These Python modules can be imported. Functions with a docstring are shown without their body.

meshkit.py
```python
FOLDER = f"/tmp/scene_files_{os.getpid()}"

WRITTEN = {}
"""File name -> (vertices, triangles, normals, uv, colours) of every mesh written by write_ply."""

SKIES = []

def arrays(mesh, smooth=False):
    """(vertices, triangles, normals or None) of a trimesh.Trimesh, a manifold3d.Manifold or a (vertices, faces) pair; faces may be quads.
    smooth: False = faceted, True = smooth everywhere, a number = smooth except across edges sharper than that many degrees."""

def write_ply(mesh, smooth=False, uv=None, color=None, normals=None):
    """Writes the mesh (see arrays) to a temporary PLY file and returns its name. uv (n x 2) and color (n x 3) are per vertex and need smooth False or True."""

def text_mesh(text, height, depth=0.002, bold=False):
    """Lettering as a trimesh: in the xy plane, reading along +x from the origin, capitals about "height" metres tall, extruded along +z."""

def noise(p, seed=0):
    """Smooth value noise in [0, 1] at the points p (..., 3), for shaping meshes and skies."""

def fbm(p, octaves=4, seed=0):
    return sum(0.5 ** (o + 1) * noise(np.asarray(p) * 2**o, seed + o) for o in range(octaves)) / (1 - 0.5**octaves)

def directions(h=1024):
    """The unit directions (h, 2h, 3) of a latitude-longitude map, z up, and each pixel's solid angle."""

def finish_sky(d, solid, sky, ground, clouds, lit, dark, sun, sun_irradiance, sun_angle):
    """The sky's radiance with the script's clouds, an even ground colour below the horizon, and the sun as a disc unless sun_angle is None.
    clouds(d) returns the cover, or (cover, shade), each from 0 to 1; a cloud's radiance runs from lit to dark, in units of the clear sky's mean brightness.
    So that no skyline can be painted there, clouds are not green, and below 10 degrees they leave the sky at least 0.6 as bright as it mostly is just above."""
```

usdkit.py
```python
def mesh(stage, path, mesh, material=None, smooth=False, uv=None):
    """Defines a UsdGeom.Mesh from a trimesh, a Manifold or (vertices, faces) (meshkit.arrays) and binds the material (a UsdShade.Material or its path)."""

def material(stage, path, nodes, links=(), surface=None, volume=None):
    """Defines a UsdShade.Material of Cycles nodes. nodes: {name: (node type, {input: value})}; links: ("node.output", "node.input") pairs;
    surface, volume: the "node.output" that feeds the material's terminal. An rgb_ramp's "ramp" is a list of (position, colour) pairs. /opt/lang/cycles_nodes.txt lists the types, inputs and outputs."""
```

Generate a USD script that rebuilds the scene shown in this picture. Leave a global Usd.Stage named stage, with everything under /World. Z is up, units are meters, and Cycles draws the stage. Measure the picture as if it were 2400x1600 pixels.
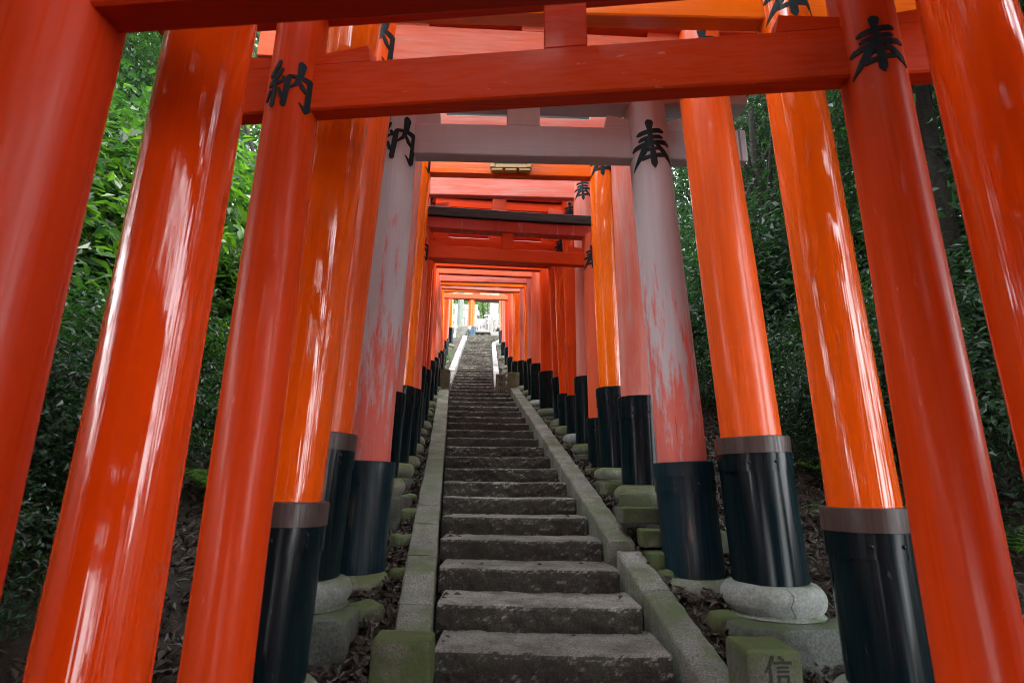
import math, random
import numpy as np, trimesh, usdkit, meshkit
from pxr import Usd, UsdGeom, UsdLux, UsdShade, Gf, Sdf, Vt
from shapely.geometry import Polygon, MultiPoint, Point
from shapely.ops import unary_union

stage = Usd.Stage.CreateInMemory()
UsdGeom.SetStageUpAxis(stage, UsdGeom.Tokens.z)
UsdGeom.SetStageMetersPerUnit(stage, 1.0)
UsdGeom.Xform.Define(stage, '/World')
UsdGeom.Scope.Define(stage, '/World/Looks')
rng = np.random.default_rng(11)
random.seed(4)

# ------------------------------------------------------------------ camera, sky, sun, exposure
PITCH, ROLL = math.radians(14.93), math.radians(0.65)
R0 = np.array([1., 0, 0]); U0 = np.array([0, -math.sin(PITCH), math.cos(PITCH)]); F0 = np.array([0, math.cos(PITCH), math.sin(PITCH)])
cr = math.cos(ROLL) * R0 + math.sin(ROLL) * U0
cu = -math.sin(ROLL) * R0 + math.cos(ROLL) * U0
cam = UsdGeom.Camera.Define(stage, '/World/camera')
m = Gf.Matrix4d(1)
for i, v in enumerate((cr, cu, -F0)):
    m.SetRow(i, Gf.Vec4d(float(v[0]), float(v[1]), float(v[2]), 0))
m.SetRow(3, Gf.Vec4d(0, 0, 0, 1))
cam.AddTransformOp().Set(m)
cam.CreateHorizontalApertureAttr(36.0)
cam.CreateVerticalApertureAttr(36.0 * 682 / 1024)
cam.CreateFocalLengthAttr(36.0 * 1245 / 2400)
cam.CreateFStopAttr(2.8)
cam.CreateFocusDistanceAttr(5.5)
cam.CreateClippingRangeAttr(Gf.Vec2f(0.05, 500))
cam.CreateExposureAttr(2.6)

SUN = np.array([0.50, -0.50, 0.90]); SUN = SUN / np.linalg.norm(SUN)
SUN_EL, SUN_ROT = math.asin(SUN[2]), math.atan2(SUN[0], SUN[1])
sky_m = usdkit.material(stage, '/World/Looks/sky_look', {
    's': ('sky_texture', {'sky_type': 'single_scattering', 'sun_disc': False, 'sun_elevation': SUN_EL, 'sun_rotation': SUN_ROT, 'aerosol_density': 2.0}),
    'tc': ('texture_coordinate', {}),
    'n': ('noise_texture', {'scale': 2.6, 'detail': 5.0, 'roughness': 0.55}),
    'r': ('rgb_ramp', {'ramp': [(0.30, (0, 0, 0)), (0.5, (1, 1, 1))]}),
    'm': ('mix', {'mix_type': 'mix', 'color2': (11.0, 11.2, 11.6)}),
    'bg': ('background_shader', {'strength': 0.15})},
    [('tc.generated', 'n.vector'), ('n.fac', 'r.fac'), ('r.color', 'm.fac'), ('s.color', 'm.color1'), ('m.color', 'bg.color')], surface='bg.background')
sky = UsdLux.DomeLight.Define(stage, '/World/sky')
UsdShade.MaterialBindingAPI.Apply(sky.GetPrim()).Bind(sky_m)
sky.GetPrim().SetCustomDataByKey('kind', 'structure')
sun = UsdLux.DistantLight.Define(stage, '/World/sun')
sun.CreateIntensityAttr(0.4); sun.CreateAngleAttr(12.0); sun.CreateNormalizeAttr(True)
sun.CreateColorAttr(Gf.Vec3f(1.0, 0.94, 0.85))
zax = SUN; xax = np.cross([0, 0, 1.], zax); xax /= np.linalg.norm(xax); yax = np.cross(zax, xax)
sm = Gf.Matrix4d(1)
for i, v in enumerate((xax, yax, zax)):
    sm.SetRow(i, Gf.Vec4d(float(v[0]), float(v[1]), float(v[2]), 0))
sun.AddTransformOp().Set(sm)

# ------------------------------------------------------------------ helpers
used = {}
def numbered(parent, name):
    k = (parent, name); n = used.get(k, 0); used[k] = n + 1
    return f'{parent}/{name}' if n == 0 else f'{parent}/{name}_{n:03d}'
def tag(p, label=None, cat=None, group=None, kind=None):
    for k, v in (('label', label), ('category', cat), ('group', group), ('kind', kind)):
        if v: p.SetCustomDataByKey(k, v)
    return p
def thing(name, loc=(0, 0, 0), rotz=0, scale=None, **kw):
    path = numbered('/World', name)
    x = UsdGeom.Xform.Define(stage, path)
    x.AddTranslateOp().Set(Gf.Vec3d(*map(float, loc)))
    if rotz: x.AddRotateZOp().Set(float(math.degrees(rotz)))
    if scale is not None: x.AddScaleOp().Set(Gf.Vec3f(*map(float, np.broadcast_to(scale, 3))))
    return tag(x.GetPrim(), **kw)
def part(parent, name, mesh, mat, smooth=False, label=None, kind=None, uv=None):
    pp = parent if isinstance(parent, str) else str(parent.GetPath())
    p = usdkit.mesh(stage, numbered(pp, name), mesh, mat, smooth=smooth).GetPrim()
    return tag(p, label=label, kind=kind)
def solo(name, mesh, mat, smooth=False, **kw):
    return tag(usdkit.mesh(stage, numbered('/World', name), mesh, mat, smooth=smooth).GetPrim(), **kw)
def dup(src, name, loc, rotz=0, scale=None, **kw):
    path = numbered('/World', name)
    x = UsdGeom.Xform.Define(stage, path)
    x.GetPrim().GetReferences().AddInternalReference(src.GetPath())
    x.ClearXformOpOrder()
    x.GetPrim().SetInstanceable(True)
    for a in ('xformOp:translate', 'xformOp:rotateZ', 'xformOp:scale'): pass
    x.AddTranslateOp().Set(Gf.Vec3d(*map(float, loc)))
    x.AddRotateZOp().Set(float(math.degrees(rotz)))
    x.AddScaleOp().Set(Gf.Vec3f(*map(float, np.broadcast_to(1.0 if scale is None else scale, 3))))
    return tag(x.GetPrim(), **kw)
def cat(*ms): return trimesh.util.concatenate(list(ms))

def bevel_box(sx, sy, sz, b=0.01):
    """box centred on the origin with chamfered edges (hull of 24 points)"""
    pts = []
    for x in (-1, 1):
        for y in (-1, 1):
            for z in (-1, 1):
                hx, hy, hz = x * sx / 2, y * sy / 2, z * sz / 2
                pts += [(hx - x * b, hy - y * b, hz), (hx - x * b, hy, hz - z * b), (hx, hy - y * b, hz - z * b)]
    return trimesh.convex.convex_hull(np.array(pts))
def moved(mesh, t=(0, 0, 0), rz=0, rx=0, ry=0):
    mesh = mesh.copy()
    for a, ax in ((rx, (1, 0, 0)), (ry, (0, 1, 0)), (rz, (0, 0, 1))):
        if a: mesh.apply_transform(trimesh.transformations.rotation_matrix(a, ax))
    mesh.apply_translation(t); return mesh
def rough_block(sx, sy, sz, amp=0.01, freq=9, n=None, rnd=0.12, seed=0):
    """a stone: subdivided box, rounded corners, displaced by noise"""
    n = n or 8
    b = trimesh.creation.box((1, 1, 1))
    for _ in range(n if n < 6 else 4): b = b.subdivide()
    v = b.vertices.copy()
    q = v * 2
    p = 2 / max(rnd, 0.02)
    r = (np.abs(q) ** p).sum(1) ** (1 / p)
    mx = np.abs(q).max(1)
    v = v * (mx / r * 1.0)[:, None] if rnd > 0.05 else v
    v = v * np.array([sx, sy, sz])
    nn = v / np.maximum(np.linalg.norm(v, axis=1, keepdims=True), 1e-6)
    d = meshkit.fbm(v * freq + seed * 7.3, 4, seed) - 0.5
    d2 = meshkit.fbm(v * freq * .35 + seed * 3.1, 2, seed + 5) - 0.5
    v = v + nn * (d * amp * 1.4 + d2 * amp * 1.6)[:, None]
    return trimesh.Trimesh(v, b.faces, process=False)
def revolve(profile, seg=40):
    prof = np.array(profile, float); n = len(prof)
    th = np.linspace(0, 2 * np.pi, seg, endpoint=False)
    v = np.stack([prof[None, :, 0] * np.cos(th)[:, None], prof[None, :, 0] * np.sin(th)[:, None], np.repeat(prof[None, :, 1], seg, 0)], -1).reshape(-1, 3)
    f = []
    for i in range(seg):
        j = (i + 1) % seg
        for k in range(n - 1):
            a, b, c, d = i * n + k, j * n + k, j * n + k + 1, i * n + k + 1
            if prof[k, 0] > 1e-9: f.append((a, b, c))
            if prof[k + 1, 0] > 1e-9: f.append((a, c, d))
    return trimesh.Trimesh(v, np.array(f), process=False)

# ------------------------------------------------------------------ materials
def look(name): return '/World/Looks/' + name
def paint(name, c1, c2, rough=0.2, coat=0.6, spec=0.5, streak=0.25, worn=None, worn_at=(0.55, 0.75), bump_scale=(60, 60, 0.9), fade=None, beam=False, chips=None, cracks=False, wsc=None):
    """brush-painted timber: long vertical brush streaks in colour and relief, optional worn patches"""
    m2, m3 = (9, 9, 0.35), (13, 13, 1.3)
    if wsc: m3 = wsc
    if beam: bump_scale, m2, m3 = (0.9, 60, 60), (0.35, 9, 9), (1.3, 13, 13)
    nd = {'tc': ('texture_coordinate', {}), 'oi': ('object_info', {}),
          'off': ('vector_math', {'math_type': 'scale', 'vector1': (3.1, 7.7, 13.3)}),
          'add': ('vector_math', {'math_type': 'add'}),
          'mp': ('mapping', {'mapping_type': 'point', 'scale': bump_scale}),
          'n1': ('noise_texture', {'scale': 1.0, 'detail': 2.0, 'roughness': 0.6}),
          'mp2': ('mapping', {'mapping_type': 'point', 'scale': m2}),
          'n2': ('noise_texture', {'scale': 1.0, 'detail': 2.0, 'roughness': 0.55}),
          'cm': ('mix', {'color1': c1, 'color2': c2}),
          'rr': ('map_range', {'from_min': 0.3, 'from_max': 0.7, 'to_min': max(0.04, rough * 0.7), 'to_max': rough * 1.5}),
          'b': ('bump', {'strength': streak, 'distance': 0.006}),
          'b2': ('bump', {'strength': streak * 0.5, 'distance': 0.011}),
          'p': ('principled_bsdf', {'coat_weight': min(1.0, coat * 1.6), 'coat_roughness': rough * 0.4, 'coat_ior': 1.65, 'specular_ior_level': spec})}
    ln = [('tc.object', 'add.vector1'), ('oi.random', 'off.scale'), ('off.vector', 'add.vector2'), ('add.vector', 'mp.vector'), ('mp.vector', 'n1.vector'),
          ('add.vector', 'mp2.vector'), ('mp2.vector', 'n2.vector'), ('n2.fac', 'cm.fac'), ('n1.fac', 'rr.value'), ('rr.result', 'p.roughness'),
          ('n2.fac', 'b2.height'), ('b2.normal', 'b.normal'), ('n1.fac', 'b.height'), ('b.normal', 'p.normal'), ('b.normal', 'p.coat_normal')]
    src = 'cm.color'
    if cracks:     # fine drying cracks along the grain
        nd.update({'mpk': ('mapping', {'mapping_type': 'point', 'scale': (0.4, 75, 75) if beam else (75, 75, 0.4)}), 'nk': ('noise_texture', {'scale': 1.0, 'detail': 1.0}),
                   'rk': ('rgb_ramp', {'ramp': [(0.735 if beam else 0.715, (0, 0, 0)), (0.755 if beam else 0.74, (0.7, 0.7, 0.7))]}), 'km': ('mix', {'color2': (0.05, 0.022, 0.018)})})
        ln += [('add.vector', 'mpk.vector'), ('mpk.vector', 'nk.vector'), ('nk.fac', 'rk.fac'), ('rk.color', 'km.fac'), (src, 'km.color1')]; src = 'km.color'
    if chips:      # small pale scuffs and chips
        nd.update({'mpc': ('mapping', {'mapping_type': 'point', 'scale': (9, 34, 34) if beam else (34, 34, 9)}), 'nc': ('noise_texture', {'scale': 1.0, 'detail': 3.0, 'roughness': 0.65}),
                   'rc': ('rgb_ramp', {'ramp': [(0.70, (0, 0, 0)), (0.74, (0.7, 0.7, 0.7))]}), 'xm': ('mix', {'color2': chips})})
        ln += [('add.vector', 'mpc.vector'), ('mpc.vector', 'nc.vector'), ('nc.fac', 'rc.fac'), ('rc.color', 'xm.fac'), (src, 'xm.color1')]; src = 'xm.color'
    if worn:
        nd['mp3'] = ('mapping', {'mapping_type': 'point', 'scale': m3})
        nd['n3'] = ('noise_texture', {'scale': 1.0, 'detail': 5.0, 'roughness': 0.72, 'distortion': 0.12})
        nd['rp'] = ('rgb_ramp', {'ramp': [(worn_at[0], (0, 0, 0)), (worn_at[1], (1, 1, 1))]})
        nd['gm'] = ('mix', {'color1': tuple(np.array(worn) * 0.8), 'color2': worn})
        nd['wm'] = ('mix', {})
        ln += [('add.vector', 'mp3.vector'), ('mp3.vector', 'n3.vector'), ('n1.fac', 'gm.fac'), (src, 'wm.color1'), ('gm.color', 'wm.color2'), ('wm.color', 'p.base_color')]
        if fade is not None:   # paint left low on the post, bare wood higher up (height in the object's own frame)
            nd['sx'] = ('separate_xyz', {}); nd['fr'] = ('map_range', {'from_min': fade[0], 'from_max': fade[1], 'to_min': -0.20, 'to_max': 0.24})
            nd['sum'] = ('math', {'math_type': 'add'})
            ln += [('tc.object', 'sx.vector'), ('sx.z', 'fr.value'), ('fr.result', 'sum.value1'), ('n3.fac', 'sum.value2'), ('sum.value', 'rp.fac')]
        else: ln.append(('n3.fac', 'rp.fac'))
        ln.append(('rp.color', 'wm.fac'))
    else: ln.append((src, 'p.base_color'))
    usdkit.material(stage, look(name), nd, ln, surface='p.BSDF'); return look(name)

GLOSS = paint('vermilion_gloss', (0.56, 0.034, 0.0012), (0.64, 0.050, 0.002), rough=0.10, spec=0.2, coat=0.5, streak=0.30)
BRIGHT = paint('orange_gloss', (0.80, 0.11, 0.002), (0.86, 0.15, 0.004), rough=0.12, coat=0.6, streak=0.26)
FIRE = paint('fire_orange_gloss', (0.70, 0.074, 0.0015), (0.78, 0.100, 0.003), rough=0.10, spec=0.25, coat=0.5, streak=0.30)
BRIGHTB = paint('orange_gloss_beam', (0.80, 0.11, 0.002), (0.86, 0.15, 0.004), rough=0.2, coat=0.3, streak=0.2, beam=True)
PAINTS = {}
def both(key, *a, **k):
    PAINTS[key] = paint(key, *a, **k); k.pop('worn_at', None) if not k.get('worn') else None
    PAINTS[key + '_beam'] = paint(key + '_beam', *a, **dict(k, beam=True)); return PAINTS[key]
SATIN = both('vermilion_satin', (0.51, 0.035, 0.0026), (0.57, 0.047, 0.004), rough=0.30, spec=0.16, coat=0.04, streak=0.05, chips=(0.62, 0.16, 0.09))
SHADED_RED = both('deep_red_satin', (0.36, 0.020, 0.0020), (0.42, 0.028, 0.003), rough=0.32, spec=0.16, coat=0.03, streak=0.05)  # satin red darkened, putting the shade on the nearest gate into its paint
ORANGE = both('orange_satin', (0.66, 0.072, 0.006), (0.74, 0.100, 0.010), rough=0.28, spec=0.3, coat=0.12, streak=0.07, chips=(0.75, 0.30, 0.16))
MATT = both('vermilion_matt', (0.60, 0.080, 0.026), (0.68, 0.12, 0.048), rough=0.5, spec=0.25, coat=0.0, streak=0.12, worn=(0.60, 0.26, 0.19), worn_at=(0.5, 0.9), cracks=True)
PINK = both('faded_pink', (0.58, 0.10, 0.06), (0.64, 0.18, 0.13), rough=0.6, coat=0.0, spec=0.25, streak=0.18, worn=(0.60, 0.32, 0.28), worn_at=(0.44, 0.75))
GREY = paint('bare_grey_wood', (0.56, 0.075, 0.050), (0.60, 0.19, 0.155), rough=0.65, coat=0.0, spec=0.25, streak=0.35, worn=(0.50, 0.45, 0.47), worn_at=(0.43, 0.58), fade=(0.3, 2.7), bump_scale=(50, 50, 1.4), cracks=True, wsc=(15, 15, 2.2))
GREYB = paint('bare_grey_beam', (0.37, 0.375, 0.40), (0.45, 0.45, 0.48), rough=0.7, coat=0.0, spec=0.2, streak=0.3, bump_scale=(1.6, 40, 40))
SLEEVE = paint('black_sleeve', (0.0012, 0.003, 0.0038), (0.0022, 0.007, 0.009), rough=0.17, coat=0.0, spec=0.22, streak=0.06, chips=(0.05, 0.055, 0.05))
RUSTY = paint('weathered_sleeve', (0.002, 0.006, 0.009), (0.006, 0.020, 0.028), rough=0.30, spec=.22, coat=0.0, streak=0.2, worn=(0.10, 0.06, 0.04), worn_at=(0.58, 0.66))
BROWN = paint('brown_band', (0.036, 0.022, 0.018), (0.06, 0.040, 0.035), rough=0.32, spec=.35, coat=0.0, streak=0.2)
BLACK = paint('black_roof_beam', (0.008, 0.008, 0.009), (0.018, 0.017, 0.018), rough=0.6, coat=0.0, streak=0.3, bump_scale=(2, 30, 30))
STREAKED = paint('streaked_lintel', (0.36, 0.022, 0.008), (0.44, 0.035, 0.014), rough=0.45, coat=0.0, streak=0.2, worn=(0.45, 0.30, 0.27), worn_at=(0.56, 0.7), bump_scale=(40, 3, 1.2))
INK = paint('black_lettering', (0.004, 0.009, 0.012), (0.008, 0.018, 0.023), rough=0.5, spec=0.15, coat=0.0, streak=0.1)
GREENPOST = paint('grey_green_post', (0.10, 0.13, 0.11), (0.16, 0.19, 0.165), rough=0.7, coat=0.0, streak=0.2)
GOLD = paint('gilt_frame', (0.45, 0.30, 0.06), (0.30, 0.19, 0.04), rough=0.35, coat=0.0, streak=0.2)

def stone(name, c1, c2, speck=260, dirt=(0.03, 0.028, 0.022), moss=None, moss_at=(0.5, 0.68), rough=0.85, top_moss=False, riser=0.0, bump=0.5, dirt_at=(0.42, 0.7), bump_dist=0.01):
    nd = {'tc': ('texture_coordinate', {}), 'oi': ('object_info', {}), 'g': ('geometry', {}),
          'off': ('vector_math', {'math_type': 'scale', 'vector1': (5.1, 2.7, 9.3)}), 'add': ('vector_math', {'math_type': 'add'}),
          'n1': ('noise_texture', {'scale': float(speck), 'detail': 2.0, 'roughness': 0.8}),
          'r1': ('rgb_ramp', {'ramp': [(0.34, c2), (0.62, c1)]}),
          'n2': ('noise_texture', {'scale': 4.0, 'detail': 4.0, 'roughness': 0.68}),
          'r2': ('rgb_ramp', {'ramp': [(dirt_at[0], (0, 0, 0)), (dirt_at[1], (0.85, 0.85, 0.85))]}),
          'dm': ('mix', {'color2': dirt}),
          'n4': ('noise_texture', {'scale': 60.0, 'detail': 3.0, 'roughness': 0.75}),
          'vr': ('map_range', {'to_min': 0.72, 'to_max': 1.28}), 'hv': ('hsv', {}),
          'b': ('bump', {'strength': bump, 'distance': bump_dist}),
          'p': ('principled_bsdf', {'roughness': rough, 'specular_ior_level': 0.3})}
    ln = [('tc.object', 'add.vector1'), ('oi.random', 'off.scale'), ('off.vector', 'add.vector2'), ('add.vector', 'n1.vector'), ('add.vector', 'n2.vector'), ('add.vector', 'n4.vector'),
          ('n1.fac', 'r1.fac'), ('n2.fac', 'r2.fac'), ('oi.random', 'vr.value'), ('vr.result', 'hv.value'), ('r1.color', 'hv.color'), ('hv.color', 'dm.color1'), ('r2.color', 'dm.fac'), ('n4.fac', 'b.height'), ('b.normal', 'p.normal')]
    src = 'dm.color'
    if riser:      # shade and dirt painted onto upright faces to keep risers darker than treads
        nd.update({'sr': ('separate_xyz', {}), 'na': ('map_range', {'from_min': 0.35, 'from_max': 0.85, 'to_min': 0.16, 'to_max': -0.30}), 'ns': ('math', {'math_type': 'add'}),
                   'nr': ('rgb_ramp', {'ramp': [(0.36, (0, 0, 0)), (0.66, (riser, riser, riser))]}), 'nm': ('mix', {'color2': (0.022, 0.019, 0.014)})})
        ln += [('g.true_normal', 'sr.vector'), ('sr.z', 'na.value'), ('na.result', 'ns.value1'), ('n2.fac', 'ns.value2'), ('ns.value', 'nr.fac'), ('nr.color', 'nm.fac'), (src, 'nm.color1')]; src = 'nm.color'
    if moss:
        nd['n3'] = ('noise_texture', {'scale': 3.2, 'detail': 5.0, 'roughness': 0.72})
        nd['r3'] = ('rgb_ramp', {'ramp': [(moss_at[0], (0, 0, 0)), (moss_at[1], (0.9, 0.9, 0.9))]})
        nd['mc'] = ('mix', {'color1': tuple(np.array(moss) * 0.55), 'color2': moss})
        nd['mm'] = ('mix', {})
        ln += [('add.vector', 'n3.vector'), ('n4.fac', 'mc.fac'), (src, 'mm.color1'), ('mc.color', 'mm.color2'), ('mm.color', 'p.base_color'), ('r3.color', 'mm.fac')]
        if top_moss:
            nd['sx'] = ('separate_xyz', {}); nd['mr'] = ('map_range', {'from_min': -0.2, 'from_max': 1.0, 'to_min': -0.10, 'to_max': 0.14}); nd['su'] = ('math', {'math_type': 'add'})
            ln += [('g.normal', 'sx.vector'), ('sx.z', 'mr.value'), ('mr.result', 'su.value1'), ('n3.fac', 'su.value2'), ('su.value', 'r3.fac')]
        else: ln.append(('n3.fac', 'r3.fac'))
    else: ln.append((src, 'p.base_color'))
    usdkit.material(stage, look(name), nd, ln, surface='p.BSDF'); return look(name)

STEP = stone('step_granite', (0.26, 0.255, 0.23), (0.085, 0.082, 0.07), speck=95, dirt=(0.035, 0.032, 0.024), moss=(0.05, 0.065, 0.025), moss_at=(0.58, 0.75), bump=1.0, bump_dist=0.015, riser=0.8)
KERB = stone('kerb_granite', (0.22, 0.22, 0.20), (0.075, 0.077, 0.068), speck=95, dirt=(0.07, 0.068, 0.05), moss=(0.085, 0.12, 0.045), moss_at=(0.44, 0.66), bump=0.8)
KERB2 = stone('pale_kerb_granite', (0.26, 0.26, 0.25), (0.11, 0.11, 0.105), speck=150, dirt=(0.10, 0.10, 0.08), bump=0.4, dirt_at=(0.55, 0.8))
MOSSY = stone('mossy_stone', (0.15, 0.15, 0.12), (0.06, 0.06, 0.048), speck=110, dirt=(0.035, 0.03, 0.016), moss=(0.065, 0.095, 0.026), moss_at=(0.33, 0.54), top_moss=True, bump=0.5)
FOOT = stone('footing_concrete', (0.22, 0.235, 0.225), (0.13, 0.14, 0.135), speck=60, dirt=(0.10, 0.11, 0.085), moss=(0.11, 0.14, 0.06), moss_at=(0.5, 0.7), top_moss=True, bump=0.25)
FOOTM = stone('mossy_footing', (0.22, 0.235, 0.19), (0.13, 0.14, 0.11), speck=60, dirt=(0.06, 0.065, 0.04), moss=(0.10, 0.125, 0.045), moss_at=(0.42, 0.62), top_moss=True, bump=0.3)
BLOCK = stone('dark_footing_block', (0.12, 0.13, 0.115), (0.06, 0.065, 0.058), speck=80, dirt=(0.02, 0.022, 0.016), moss=(0.055, 0.08, 0.03), moss_at=(0.48, 0.7), top_moss=True, bump=0.35)
PALE = stone('pale_stone', (0.33, 0.325, 0.31), (0.22, 0.215, 0.21), speck=60, dirt=(0.22, 0.21, 0.20), bump=0.3, dirt_at=(0.56, 0.82))
MARK = stone('marker_stone', (0.13, 0.125, 0.075), (0.075, 0.07, 0.042), speck=120, dirt=(0.05, 0.045, 0.02), moss=(0.07, 0.075, 0.028), moss_at=(0.5, 0.7), bump=0.3)
SOIL = stone('forest_soil', (0.045, 0.034, 0.023), (0.020, 0.015, 0.010), speck=40, dirt=(0.018, 0.014, 0.010), moss=(0.035, 0.05, 0.015), moss_at=(0.58, 0.72), bump=0.9, bump_dist=0.03)
BARK = stone('bark', (0.035, 0.028, 0.022), (0.014, 0.011, 0.009), speck=30, dirt=(0.015, 0.013, 0.011), moss=(0.03, 0.04, 0.014), moss_at=(0.55, 0.7), bump=0.9, bump_dist=0.03)
CARVE = usdkit.material(stage, look('carved_groove'), {'p': ('principled_bsdf', {'base_color': (0.012, 0.014, 0.009), 'roughness': 0.95})}, [], surface='p.BSDF') and look('carved_groove')

def leafmat(name, dark, bright, trans=0.45, rough=0.32, tip=None):
    usdkit.material(stage, look(name), {
        'g': ('geometry', {}), 'oi': ('object_info', {}), 'tc': ('texture_coordinate', {}),
        'r': ('rgb_ramp', {'ramp': [(0.0, dark), (0.6, tuple((np.array(dark) * .55 + np.array(bright) * .45))), (1.0, bright)]}),
        'n': ('noise_texture', {'scale': 0.9, 'detail': 2.0}),
        'ad': ('mix_float', {'fac': 0.5}),
        'mr': ('map_range', {'from_min': 0.22, 'from_max': 0.78, 'to_min': 0.0, 'to_max': 1.0, 'clamp': True}),
        'p': ('principled_bsdf', {'roughness': rough, 'specular_ior_level': 0.5}),
        'ye': ('mix', {'mix_type': 'multiply', 'fac': 1.0, 'color2': (2.6, 2.3, 0.9)}),
        't': ('translucent_bsdf', {}), 'mx': ('mix_closure', {'fac': trans})},
        [('tc.object', 'n.vector'), ('g.random_per_island', 'ad.a'), ('n.fac', 'ad.b'), ('ad.result', 'mr.value'), ('mr.result', 'r.fac'), ('r.color', 'p.base_color'), ('r.color', 'ye.color1'), ('ye.color', 't.color'), ('p.BSDF', 'mx.closure1'), ('t.BSDF', 'mx.closure2')], surface='mx.closure')
    return look(name)
LEAF = leafmat('broad_leaves', (0.012, 0.042, 0.015), (0.055, 0.135, 0.020))
LEAFD = leafmat('dark_leaves', (0.007, 0.026, 0.013), (0.028, 0.075, 0.018), trans=0.35, rough=0.42)
LEAFB = leafmat('fresh_leaves', (0.030, 0.09, 0.012), (0.11, 0.24, 0.018), trans=0.5)
usdkit.material(stage, look('dry_leaves'), {'g': ('geometry', {}), 'r': ('rgb_ramp', {'ramp': [(0.0, (0.04, 0.028, 0.020)), (0.35, (0.11, 0.083, 0.064)), (0.75, (0.25, 0.205, 0.17)), (1.0, (0.42, 0.37, 0.33))]}),
    'p': ('principled_bsdf', {'roughness': 0.6})}, [('g.random_per_island', 'r.fac'), ('r.color', 'p.base_color')], surface='p.BSDF')
DRY = look('dry_leaves')

# ------------------------------------------------------------------ the lie of the land
D0, TR, Z0, RI = 2.97, 0.4041, -0.821, 0.139        # first flight: distance and height of nosing 0, tread, riser
E0, TR2, F1Z, RI2 = 11.07, 0.313, 1.96, 0.125       # second flight
def stair_plane(y):
    y = np.asarray(y, float)
    a = Z0 + RI * (y - D0) / TR
    b = F1Z + (y - E0) * RI2 / TR2
    return np.minimum(np.where(y < 10.75, a, np.maximum(b, 1.82)), 5.58)
def stair_left(y):
    y = np.asarray(y, float)
    return np.where(y < 10.75, -0.382 - 0.04586 * (y - D0) / TR, -1.273 - 0.0502 * (y - 10.9))
def stair_width(y): return np.where(np.asarray(y, float) < 10.75, 1.2, 0.915)
def ground_z(x, y, bumps=True):
    x, y = np.asarray(x, float), np.asarray(y, float)
    base = stair_plane(np.maximum(y, -40)) - 0.07
    base = np.where(y > 20.2, 5.5 + np.maximum(y - 30, 0) * 0.45, base)
    base = np.where((x > 0.5) & (y < 3.4), base - 0.14 * np.clip((3.4 - y) / 0.5, 0, 1), base)
    l, w = stair_left(y), stair_width(y)
    dl = np.maximum(l - 0.75 - x, 0); dr = np.maximum(x - (l + w + 0.75), 0)
    z = base + 0.26 * dl - 0.02 * np.minimum(dl, 1) + 0.14 * dr
    inside = (x > l - 0.1) & (x < l + w + 0.1) & (y < 20.3) & (y > -6)
    z = np.where(inside, z - 0.4, z)
    if bumps:
        p = np.stack([x * 0.9, y * 0.9, x * 0], -1)
        z = z + (meshkit.fbm(p, 4, 3) - 0.5) * np.where(inside, 0, 0.16 + 0.25 * np.clip((dl + dr) / 4, 0, 1))
    return z
def grid(xs, ys):
    X, Y = np.meshgrid(xs, ys); Z = ground_z(X, Y)
    v = np.stack([X, Y, Z], -1).reshape(-1, 3); nx = len(xs)
    i = np.arange((len(ys) - 1) * nx).reshape(-1, nx)[:, :-1].ravel()
    f = np.concatenate([np.stack([i, i + 1, i + nx + 1], 1), np.stack([i, i + nx + 1, i + nx], 1)])
    return trimesh.Trimesh(v, f, process=False)
def spaced(lo, hi, a, b, fine, coarse):
    return np.unique(np.round(np.concatenate([np.arange(lo, a, coarse), np.arange(a, b, fine), np.arange(b, hi + coarse, coarse)]), 3))
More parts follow.
